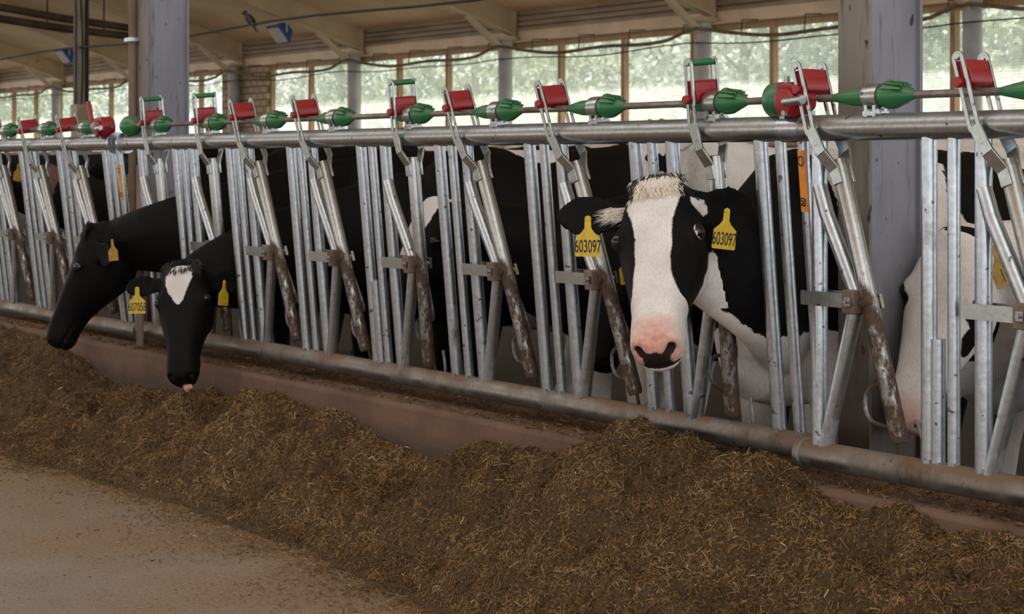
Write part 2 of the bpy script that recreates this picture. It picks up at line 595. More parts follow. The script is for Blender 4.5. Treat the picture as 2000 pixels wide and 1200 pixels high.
structure(MB().box(((X_L + X_R) / 2, -11.6, -0.05), (X_R - X_L, 23.0, 0.1)).build('floor', M_FLOOR, smooth=False))
structure(MB().box(((X_L + X_R) / 2, 8.2, -0.03), (X_R - X_L, 16.4, 0.06)).build('floor_stalls', M_MUCK, smooth=False))
KERB_F, KERB_T = -0.125, 0.45
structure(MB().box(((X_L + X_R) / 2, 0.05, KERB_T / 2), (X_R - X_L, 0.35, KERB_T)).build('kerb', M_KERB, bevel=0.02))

def slab(name, y0, z0, y1, z1, m, t=0.12):
    mb = MB()
    mb.beam(((X_L + X_R) / 2, y0, z0 + t / 2), ((X_L + X_R) / 2, y1, z1 + t / 2), X_R - X_L, t)
    return structure(mb.build(name, m, smooth=False))
slab('ceiling', 17.0, roof_z(17.0), -4.0, roof_z(-4.0), M_CEIL)
slab('unseen_roof_beyond_ridge', -9.0, roof_z(-2.5), -27.0, roof_z(14.0), M_CEIL)  # unseen far roof half, added for shade; ridge gap sized to admit daylight
# low wall of the open side behind the camera
structure(MB().box(((X_L + X_R) / 2, -25.5, 0.4), (X_R - X_L, 0.2, 0.8)).build('wall_open_side', M_BLOCK, smooth=False))

# eave band: horizontally ribbed sheet above a flat edge beam
mb = MB()
prof, z = [], 3.80
while z < roof_z(WALL_Y) + 0.02:
    prof += [(0.0, z), (0.0, z + 0.05), (0.075, z + 0.058), (0.075, z + 0.092)]
    z += 0.10
ps = []
for xx in (X_L, X_R):
    ps += [(xx, WALL_Y - 0.06 + d, zz) for d, zz in prof]
n = len(prof)
mb.add(ps, [(i, i + 1, n + i + 1, n + i) for i in range(n - 1)])
mb.box(((X_L + X_R) / 2, WALL_Y + 0.14, 3.98), (X_R - X_L, 0.12, 0.40))
structure(mb.build('trim_1', M_EAVE, smooth=False))
mb = MB()
mb.box(((X_L + X_R) / 2, WALL_Y - 0.02, 3.70), (X_R - X_L, 0.10, 0.20))
mb.box(((X_L + X_R) / 2, WALL_Y - 0.08, 3.61), (X_R - X_L, 0.16, 0.02))
structure(mb.build('trim_2', M_BEAM, smooth=False))
SILL = 1.62
structure(MB().box(((X_L + X_R) / 2, WALL_Y + 0.1, SILL / 2), (X_R - X_L, 0.2, SILL)).build('wall_back', M_WOODDK, smooth=False))

# windows: one netted bay between each pair of posts
for k, x0 in enumerate(POSTS[:-1]):
    x1 = x0 + BAY
    w = MB()
    w.box(((x0 + x1) / 2, WALL_Y + 0.05, 3.545), (BAY, 0.10, 0.11))
    w.box(((x0 + x1) / 2, WALL_Y + 0.04, SILL + 0.03), (BAY, 0.12, 0.06))
    wo = structure(w.build(f'window_{k + 1}', M_WOOD, smooth=False))
    for fr in (0.23, 0.56, 0.89):
        MB().box((x0 + fr * BAY, WALL_Y + 0.05, (SILL + 3.5) / 2 + 0.03), (0.09, 0.11, 3.49 - SILL - 0.06)).build('mullion', M_WOOD, wo, smooth=False)
    mb = MB()
    mb.add([(0, 0, 0), (BAY, 0, 0), (BAY, 0, 3.5 - SILL), (0, 0, 3.5 - SILL)], [(0, 1, 2, 3)])
    net = mb.build('netting', M_NET, wo, smooth=False)
    net.location = (x0, WALL_Y + 0.11, SILL)

# blockwork pier beside one post
xa, xb = on_plane(441, 200, WALL_Y).x, on_plane(529, 200, WALL_Y).x
structure(MB().box(((xa + xb) / 2, WALL_Y - 0.02, 1.79), (xb - xa, 0.16, 3.58)).build('wall_pier', M_BLOCK, smooth=False))
xa = on_plane(395, 200, WALL_Y).x

# posts, roof beams and their knee braces, one per bay line
for k, x in enumerate(POSTS):
    p = structure(MB().tube([(x, WALL_Y - 0.30, 0), (x, WALL_Y - 0.30, 3.62)], 0.135, 24).build('wall_post', M_PIPEPOST))
    MB().box((x - 0.20, WALL_Y - 0.10, 1.8), (0.16, 0.10, 3.6)).build('backing_board', M_WOOD, p, smooth=False)
    MB().box((x, WALL_Y - 0.30, 3.66), (0.34, 0.34, 0.07)).build('cap_plate', M_BEAMRUST, p, smooth=False)
    y0, y1 = WALL_Y - 0.12, -3.9
    b = MB()
    def zb(y):
        return roof_z(y) - 0.44
    t = 0.02
    ol = [(y0, zb(y0)), (y0, roof_z(y0)), (y1, roof_z(y1)), (y1, zb(y1) - 0.05)]
    b.prism(ol, (x, 0, 0), (0, 1, 0), (0, 0, 1), (1, 0, 0), t)
    beam = structure(b.build('roof_beam', M_BEAMRUST, smooth=False))
    MB().beam((x, y0, zb(y0)), (x, y1, zb(y1) - 0.05), 0.20, 0.025).build('bottom_flange', M_BEAM, beam, smooth=False)
    MB().box((x, y0 - 0.01, roof_z(y0) - 0.24), (0.20, 0.03, 0.5)).build('end_plate', M_BEAMRUST, beam, smooth=False)
    yk = y0 - 1.05
    MB().beam((x, yk, zb(yk) - 0.01), (x, y0 - 0.22, 3.42), 0.11, 0.09).build('knee_brace', M_BEAM, beam, smooth=False)

# steel columns of the feed line (I section, web along the passage)
def column(x, y, w, d, h, cat_label):
    c = MB()
    c.box((x, y + 0.006, h / 2), (w, 0.012, h))
    o = tag(structure(c.build('column', M_COLFACE, smooth=False)), cat_label)
    MB().box((x, y + d - 0.006, h / 2), (w, 0.012, h)).build('far_flange', M_COLUMN, o, smooth=False)
    MB().box((x + w * 0.34, y + d / 2, h / 2), (0.010, d - 0.024, h)).build('web', M_COLUMN, o, smooth=False)
    MB().box((x, y + d / 2, 0.012), (w + 0.12, d + 0.1, 0.024)).build('base_plate', M_COLRUST, o, smooth=False)
    return o
colr = column(-3.728, 0.24, 0.125, 0.235, 9.2, 'grey steel column behind the large black and white cow')
coll = column(-8.79, 0.24, 0.175, 0.24, 10.0, 'grey steel column at the joint of two feed fence panels')
MB().tube([(-8.83, 0.215, 0), (-8.83, 0.215, 9.0)], 0.022, 10).build('conduit', M_COLRUST, coll)
mb = MB()
for zc in (2.0, 2.9):
    mb.box((-8.83, 0.212, zc), (0.08, 0.055, 0.02))
mb.build('conduit_clip', M_GALV_NEW, coll, smooth=False)

# slim dark post further in, on a pale plinth
pa, pb = on_plane(146, 205, 6.0), on_plane(167, 205, 6.0)
px_, pw = (pa.x + pb.x) / 2, 0.15
o = MB().box((px_ - 0.01, 5.93, 5.0), (0.075, 0.02, 6.2)).build('stall_post', M_DARKSTEEL, smooth=False)
tag(structure(o), 'slim black post with pale cable standing on a plinth')
pz = pa.z
for v in o.data.vertices:
    if v.co.z < 3:
        v.co.z = pz
MB().box((px_ + 0.03, 6.085, (pz + 8.1) / 2), (0.10, 0.02, 8.1 - pz)).build('flange', M_DARKSTEEL, o, smooth=False)
MB().box((px_ - 0.02, 6.0, (pz + 8.1) / 2), (0.012, 0.15, 8.1 - pz)).build('web', M_PALECONC, o, smooth=False)
MB().tube([(px_ + 0.0, 6.02 + 0.02 * math.sin(k * 1.1), pz + k * 0.45) for k in range(13)], 0.012, 8).build('cable', M_DARKSTEEL, o)
MB().box((px_, 6.02, pz / 2), (0.22, 0.22, pz)).build('plinth', M_PALECONC, o, smooth=False)

# rusty flat post standing on the kerb in front of the bottom rail
p0 = on_plane(275, 690, -0.062)
o = MB().box((p0.x, -0.066, 0.88), (0.062, 0.012, 0.92)).build('flat_post', M_POSTRUST, smooth=False)
tag(o, 'rusty flat steel post standing on the kerb beside the yellow tag 607058', 'post')
MB().box((p0.x, -0.08, KERB_T + 0.004), (0.085, 0.075, 0.012)).build('foot_plate', M_POSTRUST, o, smooth=False)

# ------------------------------------------------------------------ lamps, wires, ducts, bird
def flood_lamp(px, py, xb, label):
    """blue flood lamp clamped under the roof beam standing at x = xb"""
    lo, hi = -3.0, 15.5
    for _ in range(60):
        m = (lo + hi) / 2
        Z = (m - CAM_Y) * CP - xb * SP
        lat = (m - CAM_Y) * SP + xb * CP
        if 1000 + F_PX * lat / Z < px:
            lo = m
        else:
            hi = m
    y = lo
    z = roof_z(y) - 0.475
    r = empty('flood_lamp', (xb, y, z))
    tag(r, label, 'lamp', 'blue flood lamps under the roof')
    nrm = (Vector((-CP, -SP, 0)) * 0.62 + Vector((SP, -CP, 0)) * 0.42 - Vector((0, 0, 1)) * 0.62).normalized()
    ux = Vector((0, 0, 1)).cross(nrm).normalized()
    uy = nrm.cross(ux)
    c = Vector((0.02, -0.02, -0.30))
    k_ = 1.45
    rect = lambda w, h, q, ch: [c + (Vector((0, 0, 0))) + ux * (w * i * 1.4) + uy * (h * j * 1.4) + nrm * (q * 1.4) for i, j in ((-1, -1 + ch), (-1 + ch, -1), (1 - ch, -1), (1, -1 + ch), (1, 1 - ch), (1 - ch, 1), (-1 + ch, 1), (-1, 1 - ch))]
    h = MB()
    loops = [rect(.20, .155, .05, .06), rect(.20, .155, .01, .06), rect(.17, .13, 0.0, .15), rect(.13, .10, -.13, .3), rect(.09, .07, -.15, .3)]
    ps = [p for lp in loops for p in lp]
    fs = [(i * 8 + k, i * 8 + (k + 1) % 8, (i + 1) * 8 + (k + 1) % 8, (i + 1) * 8 + k) for i in range(4) for k in range(8)]
    h.add(ps, fs + [tuple(range(8)), tuple(range(32, 40))])
    h.build('housing', M_BLUE, r, smooth=False)
    MB().prism([(-.245, -.18), (.245, -.18), (.245, .18), (-.245, .18)], c + nrm * .074, ux, uy, nrm, .012).build('lens', M_LAMPGLASS, r, smooth=False)
    mb = MB()
    mb.tube([c - ux * .30, c - ux * .30 + Vector((0, 0, .21)), (0, 0, -0.05), c + ux * .30 + Vector((0, 0, .21)), c + ux * .30], 0.014, 8)
    mb.box((0, 0, -0.02), (0.1, 0.1, 0.035))
    mb.build('bracket', M_BEAMRUST, r)
    return y, z
ly, lz = flood_lamp(548, 60, POSTS[5], 'blue flood lamp under the roof beam beside the perched bird')
ly2, lz2 = flood_lamp(128, 100, POSTS[3], 'blue flood lamp half hidden by the slim black post')

wy = 6.0
cz = lambda x: 2.93 + 0.05 * math.sin(x * 0.55)
a0, a1 = on_plane(-60, 126, wy), on_plane(930, -4, wy)
pts = []
for k in range(41):
    x = -34 + k * 1.0
    pts.append((x, wy, 2.925 + 0.03 * math.cos((x + 10.5) * 0.9)))
o = MB().tube(pts, 0.014, 8).build('overhead_cable', M_BLACKCABLE)
tag(o, 'thin black cable strung under the roof carrying the perched bird', 'cable')

# bird
bp = on_plane(486, 52, wy)
bp.z = 2.925 + 0.03 * math.cos((bp.x + 10.5) * 0.9) + 0.014
b = MB()
b.ell((0, 0, 0.06), (0.085, 0.036, 0.042), Euler((0, math.radians(52), 0)).to_matrix())
b.ell((-0.06, 0, 0.135), (0.034, 0.03, 0.03))
b.tube([(-0.085, 0, 0.132), (-0.12, 0, 0.125)], [0.010, 0.002], 8)
bird = b.build('swallow', M_BIRDDK)
tag(bird, 'small dark bird perched on the black overhead cable', 'bird')
t = MB()
t.beam((0.04, -0.012, 0.01), (0.13, -0.03, -0.11), 0.018, 0.006)
t.beam((0.04, 0.012, 0.01), (0.13, 0.03, -0.11), 0.018, 0.006)
t.build('tail', M_BIRDDK, bird, smooth=False)
for s in (-1, 1):
    MB().ell((0.03, s * 0.035, 0.05), (0.095, 0.010, 0.032), Euler((0, math.radians(52), 0)).to_matrix(), 10, 8).build('wing', M_BIRDDK, bird)
    MB().tube([(0, s * 0.012, 0.03), (0, s * 0.012, -0.005)], 0.004, 6).build('leg', M_BIRDDK, bird)
bird.location = bp
bird.rotation_euler = (0, 0, math.radians(30))
bird.scale = (0.95, 0.95, 0.95)

# bundled cables along the windows with droops between hangers
pts = []
for k in range(0, 300):
    x = -62 + k * 0.22
    if x > 2:
        break
    u = ((x - POST0) % BAY) / BAY
    z = 3.40 - 0.09 * math.sin(math.pi * min(1, max(0, (u - 0.1) / 0.85))) + 0.03 * math.sin(x * 2.3)
    if u < 0.12:
        z += 0.10 * (1 - u / 0.12)
    elif u > 0.9:
        z += 0.10 * (u - 0.9) / 0.1
    pts.append((x, WALL_Y - 0.52, z))
cb = MB().tube(pts, 0.03, 8).build('cable_bundle', M_CABLE)
tag(cb, 'dusty brown cable bundle drooping along the tops of the windows', 'cable')
x = -54.6
while x < 0:
    k = min(range(len(pts)), key=lambda i: abs(pts[i][0] - x))
    MB().tube([(x, WALL_Y - 0.52, pts[k][2] - 0.03), (x, WALL_Y - 0.50, 3.58), (x, WALL_Y - 0.16, 3.60)], 0.012, 6).build('hanger', M_BLACKCABLE, cb)
    x += BAY / 4
pts2 = [(p[0], p[1] - 0.03, 3.27 - 0.06 * math.sin(math.pi * (((p[0] - POST0) % BAY) / BAY)) + 0.02 * math.cos(p[0] * 1.7)) for p in pts]
o = MB().tube(pts2, 0.012, 6).build('window_cable', M_BLACKCABLE)
tag(o, 'thin black cable hanging just below the dusty brown bundle at the windows', 'cable')

# brown twin duct sloping down under the roof, upper left
for s, lab in ((0, 'upper of the two brown steel ducts under the roof'), (1, 'lower of the two brown steel ducts under the roof')):
    A = at_depth(-120, -8 + s * 26, 33.0)
    B = at_depth(330, 66 + s * 14, 36.0)
    o = MB().tube([A, (A + B) / 2 + Vector((0, 0, -0.04)), B], 0.075, 12).build('steel_duct', M_DARKPIPE)
    tag(o, lab, 'duct', 'brown ducts under the roof')
    for f in (0.2, 0.45, 0.7, 0.95):
        p = A.lerp(B, f)
        MB().tube([p, p + Vector((0, 0, roof_z(p.y) - p.z + 0.02))], 0.015, 6).build('hanger', M_DARKPIPE, o)

# ------------------------------------------------------------------ headlock feed fence
PIV = 0.44                                   # pivot height above the bottom rail (along the fence plane)

def locking_assembly(parent, x, up, detail=True):
    """swinging bar with fork, latch block and bumper rod; origin at its pivot"""
    tilt = 0.0 if up else math.radians(16.5)
    lb = MB()
    lb.tube([(0, 0, 0.405), (0, 0, 0.38), (0, 0, 0.10), (0, 0, -0.37), (0, 0, -0.385)], [0.020, 0.0245, 0.0245, 0.0245, 0.021], 16)
    lb.tube([(0, -0.03, 0), (0, 0.035, 0)], 0.011, 8)
    lb.box((-0.01, 0.032, 0.0), (0.05, 0.012, 0.04))
    bar = lb.build('locking_bar', M_RUSTY, parent)
    bar.location = (x, 0, PIV)
    bar.rotation_euler = (0, -tilt, 0)
    # fork arms straddling the top rail
    for s in (-1, 1):
        f = MB()
        yo = s * 0.050
        o_ = capsule(0, 0, 0.185, 0.0185)
        i_ = capsule(0, 0.012, 0.178, 0.0085)
        f.ring(o_, i_, (-0.035, yo, 0.50), (1, 0, 0), (0, 0, 1), (0, 1, 0), 0.007)
        # cranked neck down to the bar
        f.beam((-0.033, yo, 0.505), (-0.012, yo, 0.425), 0.036, 0.008, (0, 1, 0))
        f.beam((-0.014, yo, 0.432), (0.0, s * 0.024, 0.375), 0.036, 0.009, (0, 1, 0))
        f.beam((0.0, s * 0.0245, 0.382), (0.002, s * 0.0245, 0.335), 0.034, 0.009, (0, 1, 0))
        f.tube([(-0.035, yo - 0.006, 0.69), (-0.035, yo + 0.006, 0.69)], 0.010, 10)
        f.tube([(-0.022, yo - 0.0045, 0.46), (-0.022, yo + 0.0045, 0.46)], 0.009, 10)
        f.build('fork_arm', M_GALV_NEW, bar, bevel=0.0015)
    if up:
        p = MB()
        p.tube([(-0.035, -0.052, 0.688), (-0.035, 0.052, 0.688)], 0.0105, 12)
        p.build('fork_pin', M_GREEN, bar)
    # latch block sits at the same height in both states
    zb = 0.60 if up else 0.645
    b = MB()
    ol = [(-0.022, -0.03), (0.016, -0.033), (0.022, -0.02), (0.022, 0.0), (0.018, 0.004), (0.018, 0.028), (0.012, 0.034), (-0.018, 0.034), (-0.024, 0.026)]
    b.prism(ol, (-0.035, 0, zb), (1, 0, 0), (0, 0, 1), (0, 1, 0), 0.086)
    b.tube([(-0.045, -0.066, zb - 0.022), (-0.045, 0.066, zb - 0.022)], 0.014, 14)
    b.build('latch_block', M_RED, bar, bevel=0.004)
    # bumper rod, bent round wire behind the lower half
    P = [(.355, .43), (.36, .40), (.412, .235), (.400, .213), (.335, .208), (.308, .185), (.303, .14), (.325, .105), (.410, .097), (.420, .07), (.432, .008), (.468, -.022),
         (.512, .002), (.520, .06), (.490, .13)]
    t0 = math.radians(16.5)
    q = []
    for X, Z in P:                           # measured on a tilted bar, turned into the bar's own frame
        X, Z = X - 0.365, Z - PIV
        q.append((X * math.cos(t0) + Z * math.sin(t0), 0.047 if Z < -0.12 else 0.026, -X * math.sin(t0) + Z * math.cos(t0)))
    sm = []
    for i in range(len(q) - 1):
        a, b_ = Vector(q[i]), Vector(q[i + 1])
        for k in range(4):
            sm.append(a.lerp(b_, k / 4))
    sm.append(Vector(q[-1]))
    for _ in range(2):
        sm = [sm[0]] + [(sm[i - 1] + sm[i] * 2 + sm[i + 1]) / 4 for i in range(1, len(sm) - 1)] + [sm[-1]]
    MB().tube(sm, 0.0062, 8).build('bumper_rod', M_GALV, bar)
    return bar

def bar_tube(parent, x, z0, z1, r, name='bar', m=None):
    b = MB()
    b.tube([(x, 0, z0), (x, 0, z1)], r, 16)
    b.box((x + r * 0.5, -r * 0.72, z0 + 0.018), (0.012, 0.008, 0.014))
    return b.build(name, m or M_GALV, parent)

def brace_unit(parent, xb, xp, L):
    """bent pipe and flat bracket that carry the pivot"""
    MB().tube([(xb + 0.004, -0.004, 0.755), (xb + 0.03, -0.004, 0.68), (xp - 0.035, -0.004, PIV + 0.02)], 0.0215, 14).build('brace', M_GALV, parent)
    MB().tube([(xp - 0.04, -0.004, PIV - 0.03), (xb + 0.026, -0.004, 0.02)], 0.0215, 14).build('brace', M_GALV, parent)
    p = MB()
    p.box(((xb + xp) / 2 - 0.03, -0.032, PIV + 0.002), (xp - xb + 0.02, 0.006, 0.040))
    p.box(((xb + xp) / 2 - 0.03, 0.032, PIV + 0.002), (xp - xb + 0.02, 0.006, 0.040))
    br = p.build('pivot_plate', M_GALV_NEW, parent, smooth=False)
    c = MB()
    c.box((xp - 0.034, -0.005, PIV), (0.042, 0.075, 0.066))
    c.build('pivot_clamp', M_POSTRUST, br, bevel=0.004)
    n = MB()
    n.box((xp - 0.026, -0.046, PIV + 0.002), (0.022, 0.012, 0.024))
    n.tube([(xp - 0.026, -0.05, PIV + 0.002), (xp - 0.026, -0.062, PIV + 0.002)], 0.006, 8)
    n.build('nut', M_RUSTY, br)

def release_cam(rod, x, zr):
    mb = MB()
    mb.lathe((x, 0, zr), (1, 0, 0), [(-0.14, 0.011), (-0.125, 0.014), (-0.07, 0.024), (-0.03, 0.026), (0.035, 0.027), (0.05, 0.034), (0.065, 0.037), (0.085, 0.035),
                                     (0.125, 0.020), (0.15, 0.011)], 18)
    for a in range(-60, 61, 24):              # ribs of the dome
        ca, sa = math.cos(math.radians(a)), math.sin(math.radians(a))
        mb.beam((x + 0.06, -sa * 0.036, zr + ca * 0.036), (x + 0.12, -sa * 0.029, zr + ca * 0.029), 0.006, 0.012, (0, -sa, ca))
    mb.ell((x + 0.062, 0, zr + 0.006), (0.026, 0.032, 0.038), None, 14, 9)
    cam_ = mb.build('release_cam', M_GREEN, rod)
    c = MB()
    c.lathe((x, 0, zr), (1, 0, 0), [(-0.014, 0.025), (-0.014, 0.034), (0.002, 0.0355), (0.022, 0.0355), (0.036, 0.034), (0.036, 0.025)], 18)
    for dx in (-0.004, 0.026):
        c.box((x + dx, -0.018, zr - 0.036), (0.011, 0.012, 0.046))
        c.box((x + dx, 0.018, zr - 0.036), (0.011, 0.012, 0.046))
    c.box((x + 0.011, 0, zr - 0.047), (0.046, 0.055, 0.012))
    c.build('rod_clamp', M_GALV_NEW, rod, smooth=True)

def feed_fence(x0, x1, yb, zb, lean, L, units, label, rod_span, short=()):
    """units: (x of first bar, state up?, has first two bars?, has braced bar + headlock?)"""
    root = empty('headlock_fence', (0, yb, zb), (lean, 0, 0))
    tag(root, label, 'feed fence', 'headlock feed fence panels on the kerb')
    t = MB().tube([(x0, 0, L), (x1, 0, L)], 0.0365, 28)
    t.build('top_rail', M_TOPRAIL, root)
    MB().tube([(x0, 0, 0), (x1, 0, 0)], 0.0385, 28).build('bottom_rail', M_BOTRAIL, root)
    zr = L + 0.083
    rod = MB().tube([(rod_span[0], 0, zr), (rod_span[1], 0, zr)], 0.0105, 12).build('release_rod', M_ROD, root)
    for i, (x, up, two, lock) in enumerate(units):
        if two:
            bar_tube(root, x, 0.02, L - 0.02, 0.0215)
            bar_tube(root, x + 0.082, 0.02, L - 0.02, 0.0170)
        if lock:
            bar_tube(root, x + 0.178, 0.02, L - 0.02, 0.0225)
            brace_unit(root, x + 0.178, x + 0.355, L)
            locking_assembly(root, x + (0.368 if up else 0.365), up)
            release_cam(rod, x + 0.375, zr)
        if i in short:
            bar_tube(root, x + 0.030, 0.015, 0.36, 0.0195, 'short_tube')
    return root, zr

def sticker_on(parent, x, z0, z1, r, mark):
    """orange label wrapped round the front of a bar, hand written mark along it"""
    mb = MB()
    n = 8
    ps = []
    for zz in (z0, z1):
        for k in range(n + 1):
            a = math.radians(-150 + 120 * k / n)
            ps.append((x + (r + 0.0012) * math.cos(a), (r + 0.0012) * math.sin(a), zz))
    mb.add(ps, [(k, k + 1, n + 2 + k, n + 1 + k) for k in range(n)])
    mb.cur = 1
    letters(mb, mark, 0.032, (x + 0.004, -r - 0.0026, z0 + 0.028), (0.1, 0, 1), (-1, 0, 0.1), 0.8, 0.0006)
    # faded round emblem above
    for k in range(12):
        a, b = 2 * math.pi * k / 12, 2 * math.pi * (k + 1) / 12
        mb.add([(x + 0.004 + q * math.cos(c), -r - 0.0022, z1 - 0.03 + q * 1.3 * math.sin(c)) for c, q in ((a, 0.012), (b, 0.012), (b, 0.0085), (a, 0.0085))], [(0, 1, 2, 3)])
    mb.build('sticker', [M_ORANGE, M_INK], parent, smooth=False)

LEAN2 = math.atan2(0.085, 0.917)
L2 = 0.921
def xs(pxs, Y):
    return [on_plane(p, 290, Y).x for p in pxs]

u2 = xs([345, 450, 569, 706, 859, 1035, 1241, 1486], -0.08)
J12, J23 = -8.28, on_plane(1574, 250, -0.085).x
units2 = [(u2[0] - 0.56, True, False, True)]
for x, up in zip(u2, (True, False, False, True, False, False, True)):
    units2.append((x, up, True, True))
units2.append((u2[7], False, True, False))
fence2, zr2 = feed_fence(J12 + 0.045, J23, 0.0, 0.53, LEAN2, L2, units2,
                         'long leaning headlock fence panel between the two grey steel columns', (J12 + 0.12, J23 + 0.02), short=(4,))
endbar = bar_tube(fence2, u2[7] + 0.172, 0.02, L2 - 0.02, 0.0165)
sticker_on(endbar, u2[7] + 0.172, 0.685, 0.86, 0.0165, '60')

x30 = on_plane(1601, 290, -0.085).x - 0.178
u3 = [x30, on_plane(1815, 290, -0.085).x]
fence3, zr3 = feed_fence(J23 - 0.002, -0.9, -0.085, 0.53, 0.0, 0.917,
                         [(x30, False, False, True), (u3[1], False, True, True), (u3[1] + 0.575, False, True, True), (u3[1] + 1.15, False, True, True)],
                         'upright headlock fence panel to the right of the orange sticker bar', (J23 + 0.05, -0.9), short=(1,))
x1s = xs([203, 114, 40], -0.09)
LEAN1 = math.atan2(0.115, 0.935)
units1 = [(x1s[0], False, True, False), (x1s[1], False, True, True), (x1s[2], False, True, True)]
for k in range(1, 4):
    units1.append((x1s[2] - 0.57 * k, False, True, True))
fence1, zr1 = feed_fence(-12.2, J12 - 0.05, 0.03, 0.51, LEAN1, 0.945, units1,
                         'far headlock fence panel at the left beyond the red crank', (-12.2, J12 - 0.1))
eb = bar_tube(fence1, x1s[0] + 0.165, 0.02, 0.925, 0.0165)
sticker_on(eb, x1s[0] + 0.165, 0.66, 0.84, 0.0165, '58')

# joints: sleeves, flange plates, weld rings
MB().lathe((J23 - 0.085, 0, L2), (1, 0, 0), [(0, 0.0367), (0, 0.0392), (0.085, 0.0392), (0.085, 0.0367)], 28).build('rail_sleeve', M_GALV, fence2)
MB().lathe((J12 + 0.03, 0, L2), (1, 0, 0), [(0, 0.001), (0, 0.052), (0.02, 0.052), (0.02, 0.001)], 24).build('end_flange', M_GALV, fence2)
mb = MB()
mb.lathe((J23 - 0.01, 0, 0), (1, 0, 0), [(0, 0.036), (0, 0.046), (0.014, 0.046), (0.02, 0.037)], 28)
mb.build('rail_collar', M_BOTRAIL, fence3)
mb = MB()
mb.lathe((on_plane(1832, 925, -0.085).x, 0, 0), (1, 0, 0), [(0, 0.0386), (0.004, 0.041), (0.010, 0.041), (0.014, 0.0386)], 28)
mb.build('rail_collar', M_BOTRAIL, fence3)
mb = MB()
mb.lathe((on_plane(752, 735, 0).x, 0, 0), (1, 0, 0), [(0, 0.0386), (0.004, 0.041), (0.012, 0.041), (0.016, 0.0386)], 28)
mb.build('rail_collar', M_BOTRAIL, fence2)
MB().lathe((J12 - 0.075, 0, 0.945), (1, 0, 0), [(0, 0.001), (0, 0.055), (0.022, 0.055), (0.022, 0.001)], 24).build('end_flange', M_GALV, fence1)

# crank gear at the right end of the long panel
def crank(parent, x, zr, lever):
    g = MB()
    g.lathe((x - 0.01, 0, zr), (1, 0, 0), [(-0.03, 0.012), (-0.03, 0.034), (-0.012, 0.05), (0.03, 0.052), (0.05, 0.046), (0.06, 0.02)], 24)
    cap = g.build('gear_cap', M_GREEN, parent)
    r = MB()
    r.prism([(0.0, -0.045), (0.055, -0.05), (0.085, -0.03), (0.095, 0.0), (0.085, 0.035), (0.05, 0.048), (0.0, 0.048)], (x + 0.035, -0.012, zr + 0.002), (1, 0, 0), (0, 0, 1), (0, 1, 0), 0.07)
    r.lathe((x + 0.075, -0.045, zr - 0.004), (0, -1, 0), [(0, 0.042), (0.016, 0.04), (0.022, 0.03)], 20)
    if lever:
        r.beam((x - 0.02, -0.035, zr - 0.01), (x - 0.045, -0.035, zr + 0.135), 0.03, 0.02, (0, 1, 0))
    r.build('gear_housing', M_RED, cap, bevel=0.006)
    s = MB()
    s.tube([(x + 0.08, -0.06, zr - 0.004), (x + 0.165, -0.075, zr + 0.002)], 0.0125, 12)
    s.tube([(x + 0.066, -0.03, zr + 0.048), (x + 0.066, -0.03, zr + 0.068)], 0.010, 8)
    s.tube([(x + 0.085, -0.062, zr - 0.034), (x + 0.085, -0.074, zr - 0.034)], 0.008, 8)
    s.build('crank_stub', M_GALV_NEW, cap)
    f = MB()
    f.box((x + 0.03, 0, zr - 0.055), (0.02, 0.05, 0.04))
    f.box((x + 0.1, 0.02, zr - 0.06), (0.016, 0.02, 0.05))
    f.build('gear_foot', M_GALV_NEW, cap)
crank(fence2, on_plane(1524, 205, -0.09).x, zr2, False)
crank(fence1, on_plane(196, 250, -0.1).x, zr1, True)
g = MB()
g.lathe((J12 + 0.10, 0, zr2), (1, 0, 0), [(-0.03, 0.012), (-0.03, 0.04), (0.0, 0.05), (0.05, 0.045), (0.085, 0.012)], 24)
g.build('gear_cap', M_GREEN, fence2)

# ------------------------------------------------------------------ chopped feed
def interp(tab, x):
    a = np.array(sorted(tab))
    return np.interp(x, a[:, 0], a[:, 1])

_contact = []
for px, py in ((-60, 632), (0, 634), (70, 650), (140, 690), (200, 735), (250, 752), (330, 770), (420, 768), (500, 772), (545, 772), (600, 800), (650, 806), (705, 830),
               (770, 862), (830, 893), (900, 880), (950, 862), (1000, 872), (1060, 884), (1130, 892), (1200, 872), (1270, 856), (1400, 884), (1540, 918),
               (1590, 955), (1625, 1000), (1700, 1000), (1760, 1000), (1800, 1030), (1900, 1062), (1960, 1065), (2000, 1085), (2060, 1090)):
    p = on_plane(px, py, KERB_F)
    _contact.append((p.x, p.z))
_toe = [(-13, -0.95), (-9.5, -0.90), (-8.06, -0.80), (-6.8, -0.66), (-5.83, -0.66), (-5.2, -0.70), (-4.5, -0.78), (-3.5, -0.98), (-2.0, -1.05), (0, -1.05)]

def vnoise(x, y, f, seed):
    """smooth value noise on numpy arrays"""
    r = np.random.default_rng(seed)
    T = r.random((64, 64))
    X, Y = x * f, y * f
    xi, yi = np.floor(X).astype(int), np.floor(Y).astype(int)
    u, v = X - xi, Y - yi
    u, v = u * u * (3 - 2 * u), v * v * (3 - 2 * v)
    g = lambda i, j: T[i % 64, j % 64]
    return (g(xi, yi) * (1 - u) + g(xi + 1, yi) * u) * (1 - v) + (g(xi, yi + 1) * (1 - u) + g(xi + 1, yi + 1) * u) * v - 0.5

def dents(px, py, Y, r, d):
    p = on_plane(px, py, Y)
    return (p.x, Y, r, d)
_dents = [dents(395, 770, -0.30, 0.17, 0.10), dents(1690, 1040, -0.30, 0.12, 0.10), dents(230, 750, -0.27, 0.20, 0.05), dents(830, 900, -0.2, 0.15, 0.05),
          dents(1000, 960, -0.4, 0.14, 0.04), dents(1480, 1110, -0.45, 0.15, 0.06), dents(640, 880, -0.42, 0.15, -0.03), dents(480, 790, -0.38, 0.10, -0.05),
          dents(1760, 1000, -0.18, 0.07, -0.05), dents(1230, 900, -0.25, 0.3, -0.04)]

